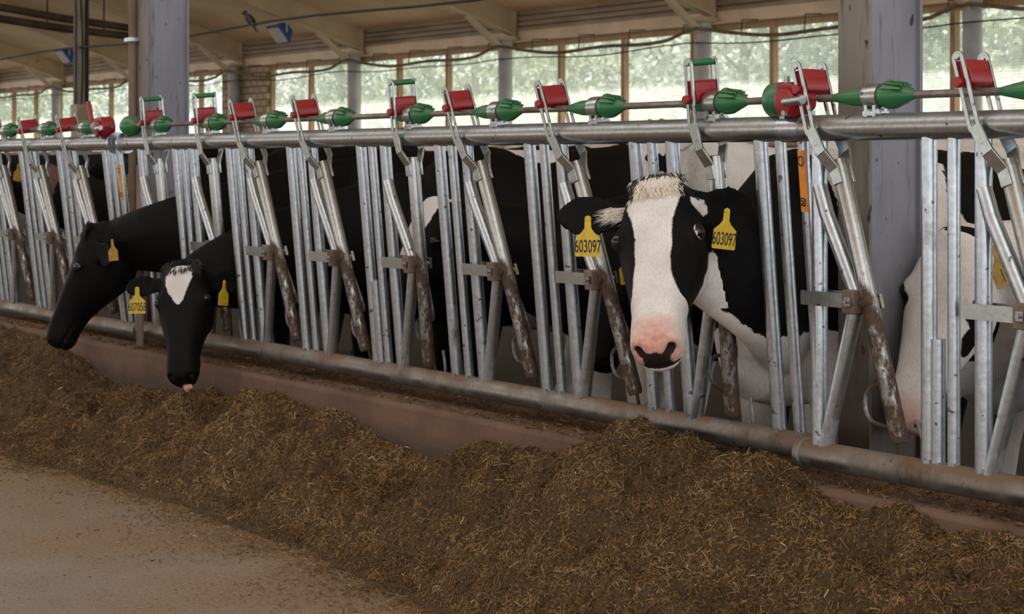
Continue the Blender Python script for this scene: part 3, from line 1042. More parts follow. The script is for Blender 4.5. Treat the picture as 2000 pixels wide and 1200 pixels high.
def heap_z(x, y):
    c = interp(_contact, x)
    toe = interp(_toe, x) + 0.10 * vnoise(x, y * 0 + 3, 2.2, 1) + 0.05 * vnoise(x, y, 7, 2)
    t = (y - toe) / (KERB_F - toe)
    tt = np.clip(t, 0, 1.05)
    z = c * (1 - (1 - np.minimum(tt, 1)) ** 1.45)
    env = np.clip(tt * 4, 0, 1)
    z = z + env * (0.095 * vnoise(x, y, 3.0, 3) + 0.065 * vnoise(x, y, 7.5, 4) + 0.045 * vnoise(x, y, 17, 5) + 0.026 * vnoise(x, y, 38, 6))
    for dx, dy, r, d in _dents:
        z = z - d * np.exp(-((x - dx) ** 2 + (y - dy) ** 2) / (r * r)) * env
    # keep the heap's back line where it meets the kerb
    w = np.clip((y - (KERB_F - 0.07)) / 0.07, 0, 1)
    z = z * (1 - w) + (c + 0.5 * (z - c)) * w
    return np.where(t > 0, np.maximum(z, 0.001), -0.01)

nx, ny = 1500, 110
gx = np.linspace(-13.0, 0.8, nx)
gy = np.linspace(-1.15, KERB_F, ny)
GX, GY = np.meshgrid(gx, gy, indexing='ij')
GZ = heap_z(GX, GY)
GZ = np.where(GZ > 0.0, GZ + 0.010 * RNG.random(GZ.shape), GZ)
V = np.stack([GX, GY, GZ], -1).reshape(-1, 3)
I = np.arange(nx * ny).reshape(nx, ny)
Q = np.stack([I[:-1, :-1], I[1:, :-1], I[1:, 1:], I[:-1, 1:]], -1).reshape(-1, 4)

def strands(P, N, length, width, lift=0.3, tone_bias=0.0):
    """two-quad ribbons lying about the given points; P points, N up vectors"""
    n = len(P)
    d = RNG.normal(size=(n, 3))
    d -= N * (d * N).sum(1, keepdims=True) * (1 - lift)
    d /= np.linalg.norm(d, axis=1, keepdims=True) + 1e-9
    rnd = RNG.normal(size=(n, 3)) * 0.6 + N
    s = np.cross(d, rnd)
    s /= np.linalg.norm(s, axis=1, keepdims=True) + 1e-9
    up = np.cross(s, d)
    L = (length[0] + (length[1] - length[0]) * RNG.random((n, 1)) ** 2.2)
    W = (width[0] + (width[1] - width[0]) * RNG.random((n, 1)) ** 1.6)
    bend = (RNG.random((n, 1)) - 0.35) * 0.35 * L
    a, m, b = P - d * L / 2, P + up * bend, P + d * L / 2
    verts = np.stack([a - s * W / 2, a + s * W / 2, m - s * W / 2, m + s * W / 2, b - s * W / 2, b + s * W / 2], 1).reshape(-1, 3)
    o = np.arange(n)[:, None] * 6
    quads = np.concatenate([o + np.array([[0, 1, 3, 2]]), o + np.array([[2, 3, 5, 4]])], 1).reshape(-1, 4)
    patch = 0.30 * vnoise(P[:, 0], P[:, 1] + P[:, 2], 5.0, 21) + 0.36 * vnoise(P[:, 0], P[:, 1] + P[:, 2], 13.0, 22)
    tone = np.repeat(np.clip(RNG.normal(0.46 + tone_bias, 0.17, n) + patch + 0.3 * (RNG.random(n) > 0.98), 0, 1), 6)
    return verts, quads, tone

def np_mesh(name, verts, quads, tones, mats, mat_idx):
    me = bpy.data.meshes.new(name)
    nq = len(quads)
    me.vertices.add(len(verts))
    me.vertices.foreach_set('co', verts.astype(np.float32).ravel())
    me.loops.add(nq * 4)
    me.loops.foreach_set('vertex_index', quads.astype(np.int32).ravel())
    me.polygons.add(nq)
    me.polygons.foreach_set('loop_start', np.arange(0, nq * 4, 4, dtype=np.int32))
    for m in mats:
        me.materials.append(m)
    me.polygons.foreach_set('material_index', mat_idx.astype(np.int32))
    at = me.attributes.new('tone', 'FLOAT', 'POINT')
    at.data.foreach_set('value', tones.astype(np.float32))
    me.update(calc_edges=True)
    me.validate()
    ob = bpy.data.objects.new(name, me)
    COL.objects.link(ob)
    return ob

def heap_points(n, x0, x1, y0, y1):
    x = RNG.uniform(x0, x1, n)
    y = RNG.uniform(y0, y1, n)
    z = heap_z(x, y)
    e = 0.01
    zx, zy = heap_z(x + e, y), heap_z(x, y - e)
    N = np.stack([-(zx - z) / e, (zy - z) / e, np.ones(n)], 1)
    N /= np.linalg.norm(N, axis=1, keepdims=True)
    ok = (z > 0.002) & (zx > 0) & (zy > 0)
    return np.stack([x, y, z + 0.008], 1)[ok], N[ok]

vs_, qs_, ts_, ms_ = [V], [Q], [np.full(len(V), 0.4)], [np.zeros(len(Q))]
off = len(V)
for n, x0, x1, ln, wd in ((22000, -1.6, 0.78, (0.006, 0.034), (0.0014, 0.0046)), (130000, -5.6, -1.6, (0.005, 0.030), (0.0012, 0.0042)), (62000, -8.2, -5.4, (0.007, 0.036), (0.0016, 0.0046)), (18000, -12.0, -8.1, (0.01, 0.045), (0.002, 0.005)),
                          (1300, -5.6, -1.8, (0.03, 0.075), (0.0016, 0.0042))):
    P, N = heap_points(n, x0, x1, -1.1, KERB_F)
    v, q, t = strands(P, N, ln, wd, 0.35)
    vs_.append(v); qs_.append(q + off); ts_.append(t); ms_.append(np.ones(len(q)))
    off += len(v)
feed = np_mesh('feed_heap', np.concatenate(vs_), np.concatenate(qs_), np.concatenate(ts_), [M_FEED, M_STRAND], np.concatenate(ms_))
tag(feed, 'long heap of chopped brown straw feed lying against the kerb', 'feed', None, 'stuff')

# crumbs strewn over the floor and on top of the kerb
n = 52000
x = RNG.uniform(-10, -2.4, n)
y = interp(_toe, x) + 0.10 - RNG.exponential(0.10, n) * (0.4 + 1.6 * (vnoise(x, x * 0, 3.0, 31) + 0.5))
P = np.stack([x, y, np.full(n, 0.004)], 1)
P = P[heap_z(P[:, 0], P[:, 1]) < 0.01]
n2 = 14000
x = RNG.uniform(-10, -2.0, n2)
y = RNG.uniform(KERB_F + 0.004, 0.2, n2)
cov = interp(_contact, x)
keep = RNG.random(n2) < np.where(cov > 0.36, 1.0, 0.45)
P2 = np.stack([x, y, np.full(n2, KERB_T + 0.005)], 1)[keep]
v1, q1, t1 = strands(P, np.tile([0, 0, 1.0], (len(P), 1)), (0.003, 0.024), (0.0012, 0.0045), 0.08, 0.08)
v2, q2, t2 = strands(P2, np.tile([0, 0, 1.0], (len(P2), 1)), (0.006, 0.035), (0.0015, 0.005), 0.25, -0.1)
o = np_mesh('feed_crumbs', np.concatenate([v1, v2]), np.concatenate([q1, q2 + len(v1)]), np.concatenate([t1, t2]), [M_STRAND], np.zeros(len(q1) + len(q2)))
tag(o, 'loose straw crumbs strewn over the concrete floor and kerb top', 'straw crumbs', None, 'stuff')

# ------------------------------------------------------------------ dairy cows
def coat_mat():
    k = NT('cow_coat')
    v = k.coord('Object')
    def attr(n):
        a = k.n('ShaderNodeAttribute'); a.attribute_name = n
        return a.outputs['Fac']
    edge = k.math('ADD', k.math('MULTIPLY', k.math('SUBTRACT', k.noise(v, 30, 6, 0.7), 0.5), 0.045),
                  k.math('MULTIPLY', k.math('SUBTRACT', k.noise(v, 7, 3), 0.5), 0.05))
    edge = k.math('MULTIPLY', edge, attr('ragged'))
    w = k.math('MULTIPLY', k.math('ADD', k.math('ADD', attr('white'), edge), 0.002), 220.0, True)
    hair = k.noise(k.coord('Object', (1, 1, 0.3)), 210, 3, 0.6)
    wht = k.ramp(k.noise(v, 9, 5), [(0.3, (0.60, 0.56, 0.52)), (0.62, (0.76, 0.74, 0.72))])
    wht = k.mix(k.ramp(hair, [(0.35, 0.35), (0.6, 0.0)]), wht, (0.46, 0.38, 0.31))
    dirt = k.math('MULTIPLY', k.ramp(k.noise(v, 4.5, 7, 0.68), [(0.46, 0.0), (0.70, 1.0)]), attr('dirt'))
    wht = k.mix(dirt, wht, (0.14, 0.085, 0.055))
    blk = k.ramp(hair, [(0.3, (0.0025, 0.0024, 0.0025)), (0.75, (0.0065, 0.006, 0.006))])
    c = k.mix(w, blk, wht)
    pk = k.ramp(k.noise(v, 60, 4), [(0.35, (0.50, 0.24, 0.19)), (0.65, (0.64, 0.36, 0.30))])
    c = k.mix(k.math('MULTIPLY', attr('pink'), 1.0, True), c, pk)
    dk = k.math('ADD', attr('dark'), k.math('MULTIPLY', k.math('SUBTRACT', k.noise(v, 55, 5, 0.7), 0.5), 0.9))
    dk = k.math('MULTIPLY', k.math('SUBTRACT', dk, 0.42), 6.0, True)
    c = k.mix(dk, c, (0.022, 0.016, 0.017))
    k.set(c, 0.6, 0.0, 0.10)
    k.bump(hair, 0.35, 0.004)
    return k.m
M_COAT = coat_mat()
M_EYE = mat_two('dark_eye', (0.004, 0.003, 0.003), (0.012, 0.008, 0.006), 20, 0.06, bump=0)
M_SCLERA = mat_two('pale_eye_white', (0.50, 0.36, 0.34), (0.66, 0.52, 0.50), 30, 0.15, bump=0)
M_TONGUE = mat_two('pink_tongue', (0.50, 0.22, 0.20), (0.62, 0.32, 0.29), 60, 0.35)
M_TUFT = mat_two('cream_hair', (0.64, 0.55, 0.43), (0.76, 0.69, 0.59), 60, 0.7, bump=0)
M_TUFTBLK = mat_two('black_hair', (0.006, 0.005, 0.005), (0.014, 0.012, 0.011), 60, 0.7, bump=0)
M_WHISK = mat_two('white_hair', (0.55, 0.47, 0.38), (0.75, 0.68, 0.60), 60, 0.7, bump=0)

HEAD_RINGS = [
    (-.07, [(0, -.03), (.05, -.04), (.075, -.10), (.055, -.17), (0, -.20)]),
    (-.02, [(0, .018), (.055, .008), (.088, -.06), (.065, -.17), (0, -.215)]),
    (.03, [(0, .036), (.066, .026), (.104, -.05), (.080, -.19), (0, -.25)]),
    (.09, [(0, .038), (.078, .030), (.116, -.045), (.092, -.20), (0, -.268)]),
    (.15, [(0, .032), (.084, .024), (.122, -.04), (.096, -.20), (0, -.270)]),
    (.20, [(0, .024), (.080, .016), (.118, -.045), (.094, -.19), (0, -.255)]),
    (.26, [(0, .020), (.070, .011), (.106, -.05), (.086, -.165), (0, -.222)]),
    (.32, [(0, .016), (.062, .007), (.092, -.052), (.072, -.138), (0, -.188)]),
    (.38, [(0, .012), (.055, .003), (.079, -.052), (.060, -.120), (0, -.162)]),
    (.43, [(0, .009), (.051, .000), (.071, -.052), (.055, -.114), (0, -.150)]),
    (.48, [(0, .006), (.053, -.004), (.072, -.052), (.056, -.112), (0, -.146)]),
    (.525, [(0, -.002), (.053, -.012), (.073, -.056), (.056, -.110), (0, -.142)]),
    (.555, [(0, -.020), (.042, -.026), (.060, -.060), (.047, -.104), (0, -.130)]),
    (.567, [(0, -.040), (.026, -.043), (.036, -.064), (.028, -.090), (0, -.100)]),
]

def closed_spline(pts, n):
    out, m = [], len(pts)
    per = n // m
    for i in range(m):
        p0, p1, p2, p3 = (Vector(pts[(i + j - 1) % m]) for j in range(4))
        for k in range(per):
            t = k / per
            out.append(0.5 * ((2 * p1) + (-p0 + p2) * t + (2 * p0 - 5 * p1 + 4 * p2 - p3) * t * t + (-p0 + 3 * p1 - 3 * p2 + p3) * t ** 3))
    return out

def ring_tube(mb, rings):
    """rings: lists of equal point counts, capped at both ends"""
    n = len(rings[0])
    ps, fs = [], []
    for r in rings:
        ps += r
    for i in range(len(rings) - 1):
        for k in range(n):
            k2 = (k + 1) % n
            fs.append((i * n + k, i * n + k2, (i + 1) * n + k2, (i + 1) * n + k))
    fs.append(tuple(range(n))[::-1])
    fs.append(tuple((len(rings) - 1) * n + k for k in range(n)))
    mb.add(ps, fs)

TORSO = [(0.0, 1.30, 1.05, .09), (.08, 1.36, .88, .19), (.22, 1.40, .74, .255), (.42, 1.425, .62, .285), (.70, 1.40, .54, .335), (1.0, 1.385, .51, .36),
         (1.25, 1.385, .55, .315), (1.45, 1.41, .57, .245), (1.60, 1.38, .57, .21), (1.73, 1.28, .60, .165), (1.80, 1.12, .68, .09)]

def smoothstep(a, b, x):
    t = np.clip((x - a) / (b - a), 0, 1)
    return t * t * (3 - 2 * t)

def cow(label, withers, heading, poll, a, d, S=1.0, K=1.0, zbase=0.0, voxel=0.016, coat=None, ears=None, eyes=True, gaze=None, group=None,
        neck_drop=0.0, neck_w=1.0, neck_lift=0.02, via=None, legs=True):
    h = Vector((heading[0], heading[1], 0)).normalized()
    bl = Vector((-h.y, h.x, 0))                              # cow's left
    a = Vector(a).normalized()
    d = Vector(d); d = (d - a * d.dot(a)).normalized()
    hl = d.cross(a)
    poll = Vector(poll)
    W = Vector((withers[0], withers[1], zbase))
    H = lambda x, y, z: poll + (hl * x + a * y + d * z) * S
    B = lambda t, x, z: W + h * ((t - 1.45) * K) + bl * (x * K) + Vector((0, 0, z * K))
    mb = MB()
    # head
    rings = []
    for y, hp in HEAD_RINGS:
        half = hp + [(-x, z) for x, z in hp[-2:0:-1]]
        rings.append([H(p.x, y, p.y) for p in closed_spline(half, 32)])
    ring_tube(mb, rings)
    R = Matrix((hl, a, d)).transposed()
    for s in (-1, 1):
        mb.ell(H(s * .094, .165, -.012), (.034 * S, .046 * S, .034 * S), R)
        mb.ell(H(s * .066, .18, -.15), (.042 * S, .09 * S, .075 * S), R)
        mb.ell(H(s * .043, .530, -.036), (.026 * S, .026 * S, .030 * S), R)
        mb.ell(H(s * .045, .475, -.078), (.030 * S, .05 * S, .035 * S), R)
    mb.ell(H(0, .50, -.124), (.048 * S, .050 * S, .022 * S), R)
    mb.ell(H(0, .005, .012), (.072 * S, .045 * S, .036 * S), R)
    # ears
    ear_info = {}
    for s in (-1, 1):
        out, nrm, L, wid = (ears or {}).get(s, ((s * .95, -.16, -.10), (0, .55, .80), .20, 1.0))
        base = H(s * .088, .055, -.030)
        wv = isinstance(out, Vector)
        o_ = out.normalized() if wv else (hl * out[0] + a * out[1] + d * out[2]).normalized()
        n_ = nrm.copy() if wv else (hl * nrm[0] + a * nrm[1] + d * nrm[2])
        n_ = (n_ - o_ * n_.dot(o_)).normalized()
        w_ = n_.cross(o_)
        rs = []
        for q, hw in ((-.12, .020), (0, .026), (.18, .036), (.38, .050), (.58, .056), (.76, .049), (.90, .031), (.985, .011)):
            c = base + o_ * (q * L * S) - n_ * (0.02 * S * math.sin(q * 2.2))
            ring = []
            for k in range(16):
                u, v = math.cos(2 * math.pi * k / 16), math.sin(2 * math.pi * k / 16)
                th = max(.011, voxel * .8) * (1.7 if q < .1 else 1.0)
                ring.append(c + w_ * (u * hw * wid * S) + n_ * (v * th + 0.30 * hw * wid * u * u) * S)
            rs.append(ring)
        ring_tube(mb, rs)
        ear_info[s] = (base, o_, n_, w_, L * S)
    # neck
    e0 = B(1.56, 0, 1.01 - neck_drop)
    e1 = H(0, -.01, -.105)
    dirn = (e1 - e0).normalized()
    bez1 = e0 + h * 0.30 * K + Vector((0, 0, neck_lift))
    bez2 = e1 - (dirn * .85 + a * .15).normalized() * 0.22
    if (e1 - e0).length < 0.7:
        bez1 = e0 + h * 0.18 * K
        bez2 = e1 - (dirn * .8 + a * .2).normalized() * 0.15
    if via:
        bez1, bez2 = Vector(via[0]), Vector(via[1])
    neck_pts, rs = [], []
    NK = 12
    for i in range(NK + 1):
        t = i / NK
        c = e0 * (1 - t) ** 3 + bez1 * 3 * t * (1 - t) ** 2 + bez2 * 3 * t * t * (1 - t) + e1 * t ** 3
        tg = ((bez1 - e0) * (1 - t) ** 2 + (bez2 - bez1) * 2 * t * (1 - t) + (e1 - bez2) * t * t).normalized()
        up = Vector((0, 0, 1)) * (1 - t) + (d * .8 - a * .6) * t
        up = (up - tg * up.dot(tg)).normalized()
        sd = up.cross(tg)
        ht = .085 * S + (.385 * K - .085 * S) * (1 - t) ** 1.35
        hb = .165 * S + (.385 * K - .165 * S) * (1 - t) ** 0.95
        hw = (.165 * (1 - t) + .092 * t) * K * neck_w
        ring = []
        for k in range(24):
            u, v = math.cos(2 * math.pi * k / 24), math.sin(2 * math.pi * k / 24)
            wv = hw * (1.0 - 0.28 * max(0, v))
            ring.append(c + sd * (u * wv) + up * (v * (ht if v > 0 else hb)))
        rs.append(ring)
        neck_pts.append((c, up, hb, sd))
    ring_tube(mb, rs)
    # torso
    rs = []
    for t, zt, zb, hw in TORSO:
        ring = []
        for k in range(28):
            u, v = math.cos(2 * math.pi * k / 28), math.sin(2 * math.pi * k / 28)
            x = hw * math.copysign(abs(u) ** .85, u)
            if v > 0:
                x *= 1 - .28 * v * v
            ring.append(B(t, x, (zt + zb) / 2 + (zt - zb) / 2 * math.copysign(abs(v) ** .9, v)))
        rs.append(ring)
    ring_tube(mb, rs)
    for s in (-1, 1):
        mb.ell(B(.42, s * .215, 1.385), (.08 * K, .08 * K, .030 * K))            # hook bones
        mb.ell(B(.06, s * .13, 1.27), (.06 * K, .05 * K, .06 * K))               # pin bones
        mb.ell(B(1.52, s * .15, .95), (.13 * K, .09 * K, .24 * K), Matrix((bl.cross(Vector((0, 0, 1))), bl, Vector((0, 0, 1)))).transposed())
    if legs:
        for s in (-1, 1):
            mb.tube([B(1.48, s * .16, 1.0), B(1.50, s * .165, .74), B(1.50, s * .155, .56), B(1.51, s * .15, .44), B(1.505, s * .148, .36), B(1.49, s * .147, .16), B(1.505, s * .147, .10), B(1.525, s * .148, .05), B(1.535, s * .148, .0)],
                    [.14 * K, .115 * K, .075 * K, .062 * K, .054 * K, .039 * K, .046 * K, .050 * K, .058 * K], 14)
            mb.tube([B(.30, s * .16, 1.12), B(.34, s * .185, .86), B(.36, s * .18, .70), B(.22, s * .16, .54), B(.13, s * .15, .46), B(.17, s * .15, .30), B(.22, s * .15, .12), B(.25, s * .15, .05), B(.26, s * .15, .0)],
                    [.20 * K, .19 * K, .14 * K, .078 * K, .066 * K, .046 * K, .048 * K, .052 * K, .06 * K], 14)
        mb.ell(B(.42, 0, .60), (.17 * K, .17 * K, .16 * K))
        mb.tube([B(.0, 0, 1.30), B(-.07, 0, 1.20), B(-.09, 0, .8), B(-.08, 0, .5)], [.045, .03, .022, .035], 10)
    src = mb.build('cow_source', M_COAT)
    rm = src.modifiers.new('r', 'REMESH'); rm.mode = 'VOXEL'; rm.voxel_size = voxel; rm.use_smooth_shade = True
    sm = src.modifiers.new('s', 'SMOOTH'); sm.factor = 0.5; sm.iterations = 5 if voxel < .012 else 3
    dg = bpy.context.evaluated_depsgraph_get()
    me = bpy.data.meshes.new_from_object(src.evaluated_get(dg))
    bpy.data.objects.remove(src)
    me.name = 'dairy_cow'
    n = len(me.vertices)
    co = np.empty(n * 3, np.float32); me.vertices.foreach_get('co', co)
    co = co.reshape(-1, 3).astype(float)
    rel = (co - np.array(poll)) / S
    hx, hy, hz = rel @ np.array(hl), rel @ np.array(a), rel @ np.array(d)
    nd = np.min(np.stack([np.linalg.norm(co - np.array(c), axis=1) for c, *_ in neck_pts[:10]]), 0)
    is_head = ((hy > -.05) & (np.abs(hx) < .16) & (hz < .12) & (hz > -.30) & (hy < .62)).astype(float)
    # nostrils and mouth line pressed into the muzzle
    fa = np.array(a)
    for s in (-1, 1):
        g = np.exp(-(((hx - s * .044) / .013) ** 2 + ((hz + .038) / .016) ** 2)) * (hy > .46)
        co -= (g * .020 * S)[:, None] * fa
    mz = -.092 - .10 * np.clip(.50 - hy, 0, .2)
    g = np.exp(-((hz - mz) / .0075) ** 2) * smoothstep(.40, .46, hy)
    co -= (g * .010 * S)[:, None] * (fa * smoothstep(.50, .56, hy)[:, None] + np.sign(hx)[:, None] * np.array(hl) * (1 - smoothstep(.50, .56, hy))[:, None])
    A = {'white': np.full(n, -1.0), 'pink': np.zeros(n), 'dark': np.zeros(n), 'dirt': np.zeros(n), 'ragged': np.full(n, 1.7)}
    rb = co - np.array(W)
    Q = dict(x=hx, y=hy, z=hz, head=is_head, w=co, t=rb @ np.array(h) / K + 1.45, lat=rb @ np.array(bl) / K, bz=rb[:, 2] / K, neck=neck_pts, n=n, nd=nd)
    # common: muzzle tone, dark nostrils, dark hooves
    A['dark'] += np.maximum.reduce([np.exp(-(((hx - s * .044) / .012) ** 2 + ((hz + .036) / .014) ** 2)) * (hy > .48) for s in (-1, 1)]) * 1.3
    A['dark'] += np.exp(-((hz - mz) / .006) ** 2) * smoothstep(.40, .47, hy) * is_head
    A['dirt'] = np.clip((.75 - Q['bz']) / .5, 0.12, 1.0)
    if coat:
        coat(Q, A)
    A['dark'] += ((Q['bz'] < .07) & (is_head < .5)) * 1.0
    me.vertices.foreach_set('co', co.astype(np.float32).ravel())
    for k_, arr in A.items():
        at = me.attributes.new(k_, 'FLOAT', 'POINT')
        at.data.foreach_set('value', arr.astype(np.float32))
    me.materials.clear(); me.materials.append(M_COAT)
    org = Vector((W.x, W.y, zbase))
    me.transform(Matrix.Translation(-org))
    me.update()
    ob = bpy.data.objects.new('dairy_cow', me)
    COL.objects.link(ob)
    ob.location = org
    tag(ob, label, 'cow', group or ('cows standing in the second row' if withers[1] > 3 else 'cows at the feed fence'))
    def child(mb_, name, m, **kw):
        mb_.v = [tuple(Vector(p) - org) for p in mb_.v]
        return mb_.build(name, m, ob, **kw)
    if eyes:
        for s in (-1, 1):
            c = H(s * .106, .172, -.009)
            gz = Vector(hl * s * .8 + d * .45 + a * .1).normalized()
            if gaze and s in gaze:
                gz = (gz + Vector(gaze[s])).normalized()
            e = MB()
            e.ell(c, ((.0262 if gaze else .0245) * S,) * 3, None, 24, 16)
            for i, f in enumerate(e.f):
                m_ = sum((Vector(e.v[j]) for j in f), Vector()) / len(f) - c
                e.mi[i] = 0 if m_.normalized().dot(gz) > (.40 if gaze else -2) else 1
            child(e, 'eye', [M_EYE, M_SCLERA])
    return ob, H, B, ear_info, child, neck_pts

def ear_tag(child, anchor, nrm, number, size=1.0, lean=0.0, mat=None, back=False):
    """yellow plastic flag with a narrow neck, hung at the anchor, printed face along nrm"""
    nrm = Vector(nrm).normalized()
    ux = Vector((0, 0, 1)).cross(nrm).normalized()
    uy = nrm.cross(ux)
    ux, uy = ux * math.cos(lean) + uy * math.sin(lean), uy * math.cos(lean) - ux * math.sin(lean)
    ol = [(-.009, .004), (0, .009), (.009, .004), (.010, -.028), (.018, -.040), (.036, -.056), (.0375, -.108), (.034, -.111), (-.034, -.111), (-.0375, -.108), (-.036, -.056), (-.018, -.040), (-.010, -.028)]
    mb = MB()
    mb.prism([(x * size, y * size) for x, y in ol], anchor, ux, uy, nrm, .0025)
    mb.tube([Vector(anchor) - nrm * .004, Vector(anchor) + nrm * .004], .006 * size, 10)
    t = child(mb, 'ear_tag', mat or M_TAG, smooth=False)
    if number:
        lt = MB()
        vv, ff = text_mesh(number, .052 * size, 0.50, 0.0006)
        o = Vector(anchor) + uy * (-.083 * size) + nrm * .0019
        lt.add([o + ux * x + uy * y for x, y in vv], ff)
        c = child(lt, 'tag_number', M_INK, smooth=False)
        c.parent = t
    return t

def hair_tuft(child, H, n, xr, yr, zf, length, mats, seed, fall=0.6, name='forelock', spread=0.5):
    rr = random.Random(seed)
    mb = MB()
    for _ in range(n):
        x, y = rr.uniform(-xr, xr), rr.uniform(*yr)
        z = zf(x, y)
        mb.cur = 1 if (len(mats) > 1 and (abs(x) > xr * .8 or y < yr[0] + .012)) and rr.random() < .75 else 0
        L = rr.uniform(*length)
        dx, dz = x / xr * spread + rr.uniform(-.2, .2), rr.uniform(.05, .28)
        p0, p1, p2 = (x, y, z - .004), (x + dx * L * .4, y + fall * L * .45, z + dz * L * .7), (x + dx * L, y + fall * L, z + dz * L * .45)
        w = .0022
        a, b, c = H(*p0), H(*p1), H(*p2)
        s = (H(1, 0, 0) - H(0, 0, 0)).normalized()
        s = (s + Vector((rr.uniform(-.5, .5), rr.uniform(-.5, .5), rr.uniform(-.5, .5)))).normalized() * w
        mb.add([a - s, a + s, b - s * .8, b + s * .8, c], [(0, 1, 3, 2), (2, 3, 4)])
    return child(mb, name, mats, smooth=False)

def face_to_camera(P, turn, pitch, roll):
    """head axes for a face that looks towards the photographer, nose turned by `turn` degrees towards picture left"""
    c = Vector((0 - P.x, CAM_Y - P.y, 0)).normalized()
    r = Vector((CP, SP, 0))
    c = (c * math.cos(math.radians(turn)) - r * math.sin(math.radians(turn))).normalized()
    p = math.radians(pitch)
    a = c * math.cos(p) - Vector((0, 0, 1)) * math.sin(p)
    d = c * math.sin(p) + Vector((0, 0, 1)) * math.cos(p)
    q = Quaternion(c, math.radians(roll))
    return q @ a, q @ d

R_ = Vector((CP, SP, 0))
UPZ = Vector((0, 0, 1))

def blob(Q, c, r):
    return 1 - np.sqrt((((Q['t'] - c[0]) / r[0]) ** 2 + ((Q['lat'] - c[1]) / r[1]) ** 2 + ((Q['bz'] - c[2]) / r[2]) ** 2))

# ---- the large black and white cow looking at the photographer
def coat_hero(Q, A):
    x, y, z = Q['x'], Q['y'], Q['z']
    hd = Q['head'] > .5
    xl = np.interp(y, [-.02, .08, .14, .20, .30, .38, .42, .46], [-.088, -.086, -.068, -.056, -.056, -.062, -.075, -.12])
    xr = np.interp(y, [-.02, .05, .10, .16, .26, .34, .38, .41], [.066, .066, .062, .050, .046, .050, .064, .13])
    blaze = np.minimum(x - xl, xr - x)
    blaze = np.where(y > .43, np.maximum(blaze, (y - .43)), blaze)
    jaw = np.where(x > 0, np.maximum(-.142 - z + .10 * np.clip(y - .2, -.1, .2), (y - .385)), y - .41)
    jaw = np.where(y > .385, jaw, np.minimum(jaw, .235 - np.sqrt((y - .27) ** 2 + (x * 1.35) ** 2)))
    head_w = np.maximum(blaze, jaw)
    tl = Q['neck']
    vl = [np.array(c - up * hh) for c, up, hh, sd in tl]
    vl = [p0 + (p1 - p0) * f for p0, p1 in zip(vl[:-1], vl[1:]) for f in (0, .2, .4, .6, .8)]
    vent = np.min(np.stack([np.linalg.norm(Q['w'] - p, axis=1) for p in vl]), 0)
    body_w = np.maximum(.83 - Q['w'][:, 2], .048 - vent)
    body_w = np.maximum(body_w, (1.52 - Q['t']) * .8)
    for c, r in (((.75, .30, 1.2), (.28, .3, .28)), ((.30, .25, 1.05), (.2, .3, .25)), ((1.0, .33, .82), (.10, .2, .12)), ((.9, .1, 1.42), (.13, .3, .08))):
        body_w = np.minimum(body_w, -blob(Q, c, r) * .15)
    A['white'] = np.where(hd & (y > -.04) & (np.abs(x) < .135), head_w, np.where(hd & (z > -.12), -1.0, body_w))
    A['ragged'] = np.where(hd & (np.abs(x) < .09), .35, 1.0)
    A['pink'] = (smoothstep(.45, .50, y) * np.exp(-(x / .066) ** 4) * .8 * smoothstep(-.10, -.06, z) + .45 * smoothstep(.52, .55, y) * smoothstep(-.10, -.06, z)) * hd
    nose = np.exp(-((x / .040) ** 4 + ((z + .066) / .034) ** 4)) * smoothstep(.50, .545, y)
    A['dark'] = A['dark'] + nose * 1.0 * hd
    A['dirt'] = np.where(hd, .05, A['dirt'])
    spot = .024 - np.sqrt(((x - .118) * .8) ** 2 + (y - .055) ** 2 + ((z + .02) * .5) ** 2)
    A['white'] = np.maximum(A['white'], spot)
P = at_depth(1288, 373, 5.22)
a_, d_ = face_to_camera(P, 11, 45, 8)
cdir = Vector((-P.x, CAM_Y - P.y, 0)).normalized()
ob, H, B, EI, child, npts = cow('black and white cow with broad white blaze looking out between the bars, tags 603097',
                          (-4.13, .46), (.05, -1), P, a_, d_, S=1.03, K=1.0, voxel=.0085, coat=coat_hero, neck_w=.92, via=((-3.97, .14, 1.04), (-3.80, -.06, 1.10)),
                          gaze={1: R_ * .75 + UPZ * .2, -1: cdir * .3},
                          ears={-1: (-R_ * .96 - cdir * .1 + UPZ * .0, cdir + UPZ * .25, .215, 1.15), 1: (R_ * .86 - cdir * .42 - UPZ * .02, cdir + R_ * .45 + UPZ * .1, .215, 1.18)})
b0, o0, n0, w0, L0 = EI[-1]
ear_tag(child, b0 + o0 * L0 * .56 + n0 * .024 - UPZ * .012, cdir - R_ * .1, '603097')
b0, o0, n0, w0, L0 = EI[1]
ear_tag(child, b0 + o0 * L0 * .54 + n0 * .050 + cdir * .03 - UPZ * .01 - R_ * .028, cdir + R_ * .45, '603097', lean=-.12, mat=M_TAG)
hair_tuft(child, H, 900, .074, (-.035, .045), lambda x, y: .040 - 3.0 * x * x, (.022, .05), [M_TUFT, M_TUFTBLK], 3, .8, spread=.3)
rr = random.Random(5)
mb = MB()
for _ in range(150):                     # pale fringe inside the near ear
    b0, o0, n0, w0, L0 = EI[-1]
    q, u = rr.uniform(.02, .30), rr.uniform(-.022, .012)
    p = b0 + o0 * (q * L0) + w0 * u + n0 * .016
    e = p + o0 * rr.uniform(.02, .055) - UPZ * rr.uniform(0, .03) + n0 * rr.uniform(0.0, .012)
    s = (w0 + n0 * rr.uniform(-.4, .4)).normalized() * .0014
    mb.add([p - s, p + s, e], [(0, 1, 2)])
child(mb, 'ear_fringe', M_WHISK, smooth=False)
mb = MB()
mb.ell(H(0, .540, -.098), (.030, .014, .007), None, 12, 8)
child(mb, 'lip', M_TONGUE)

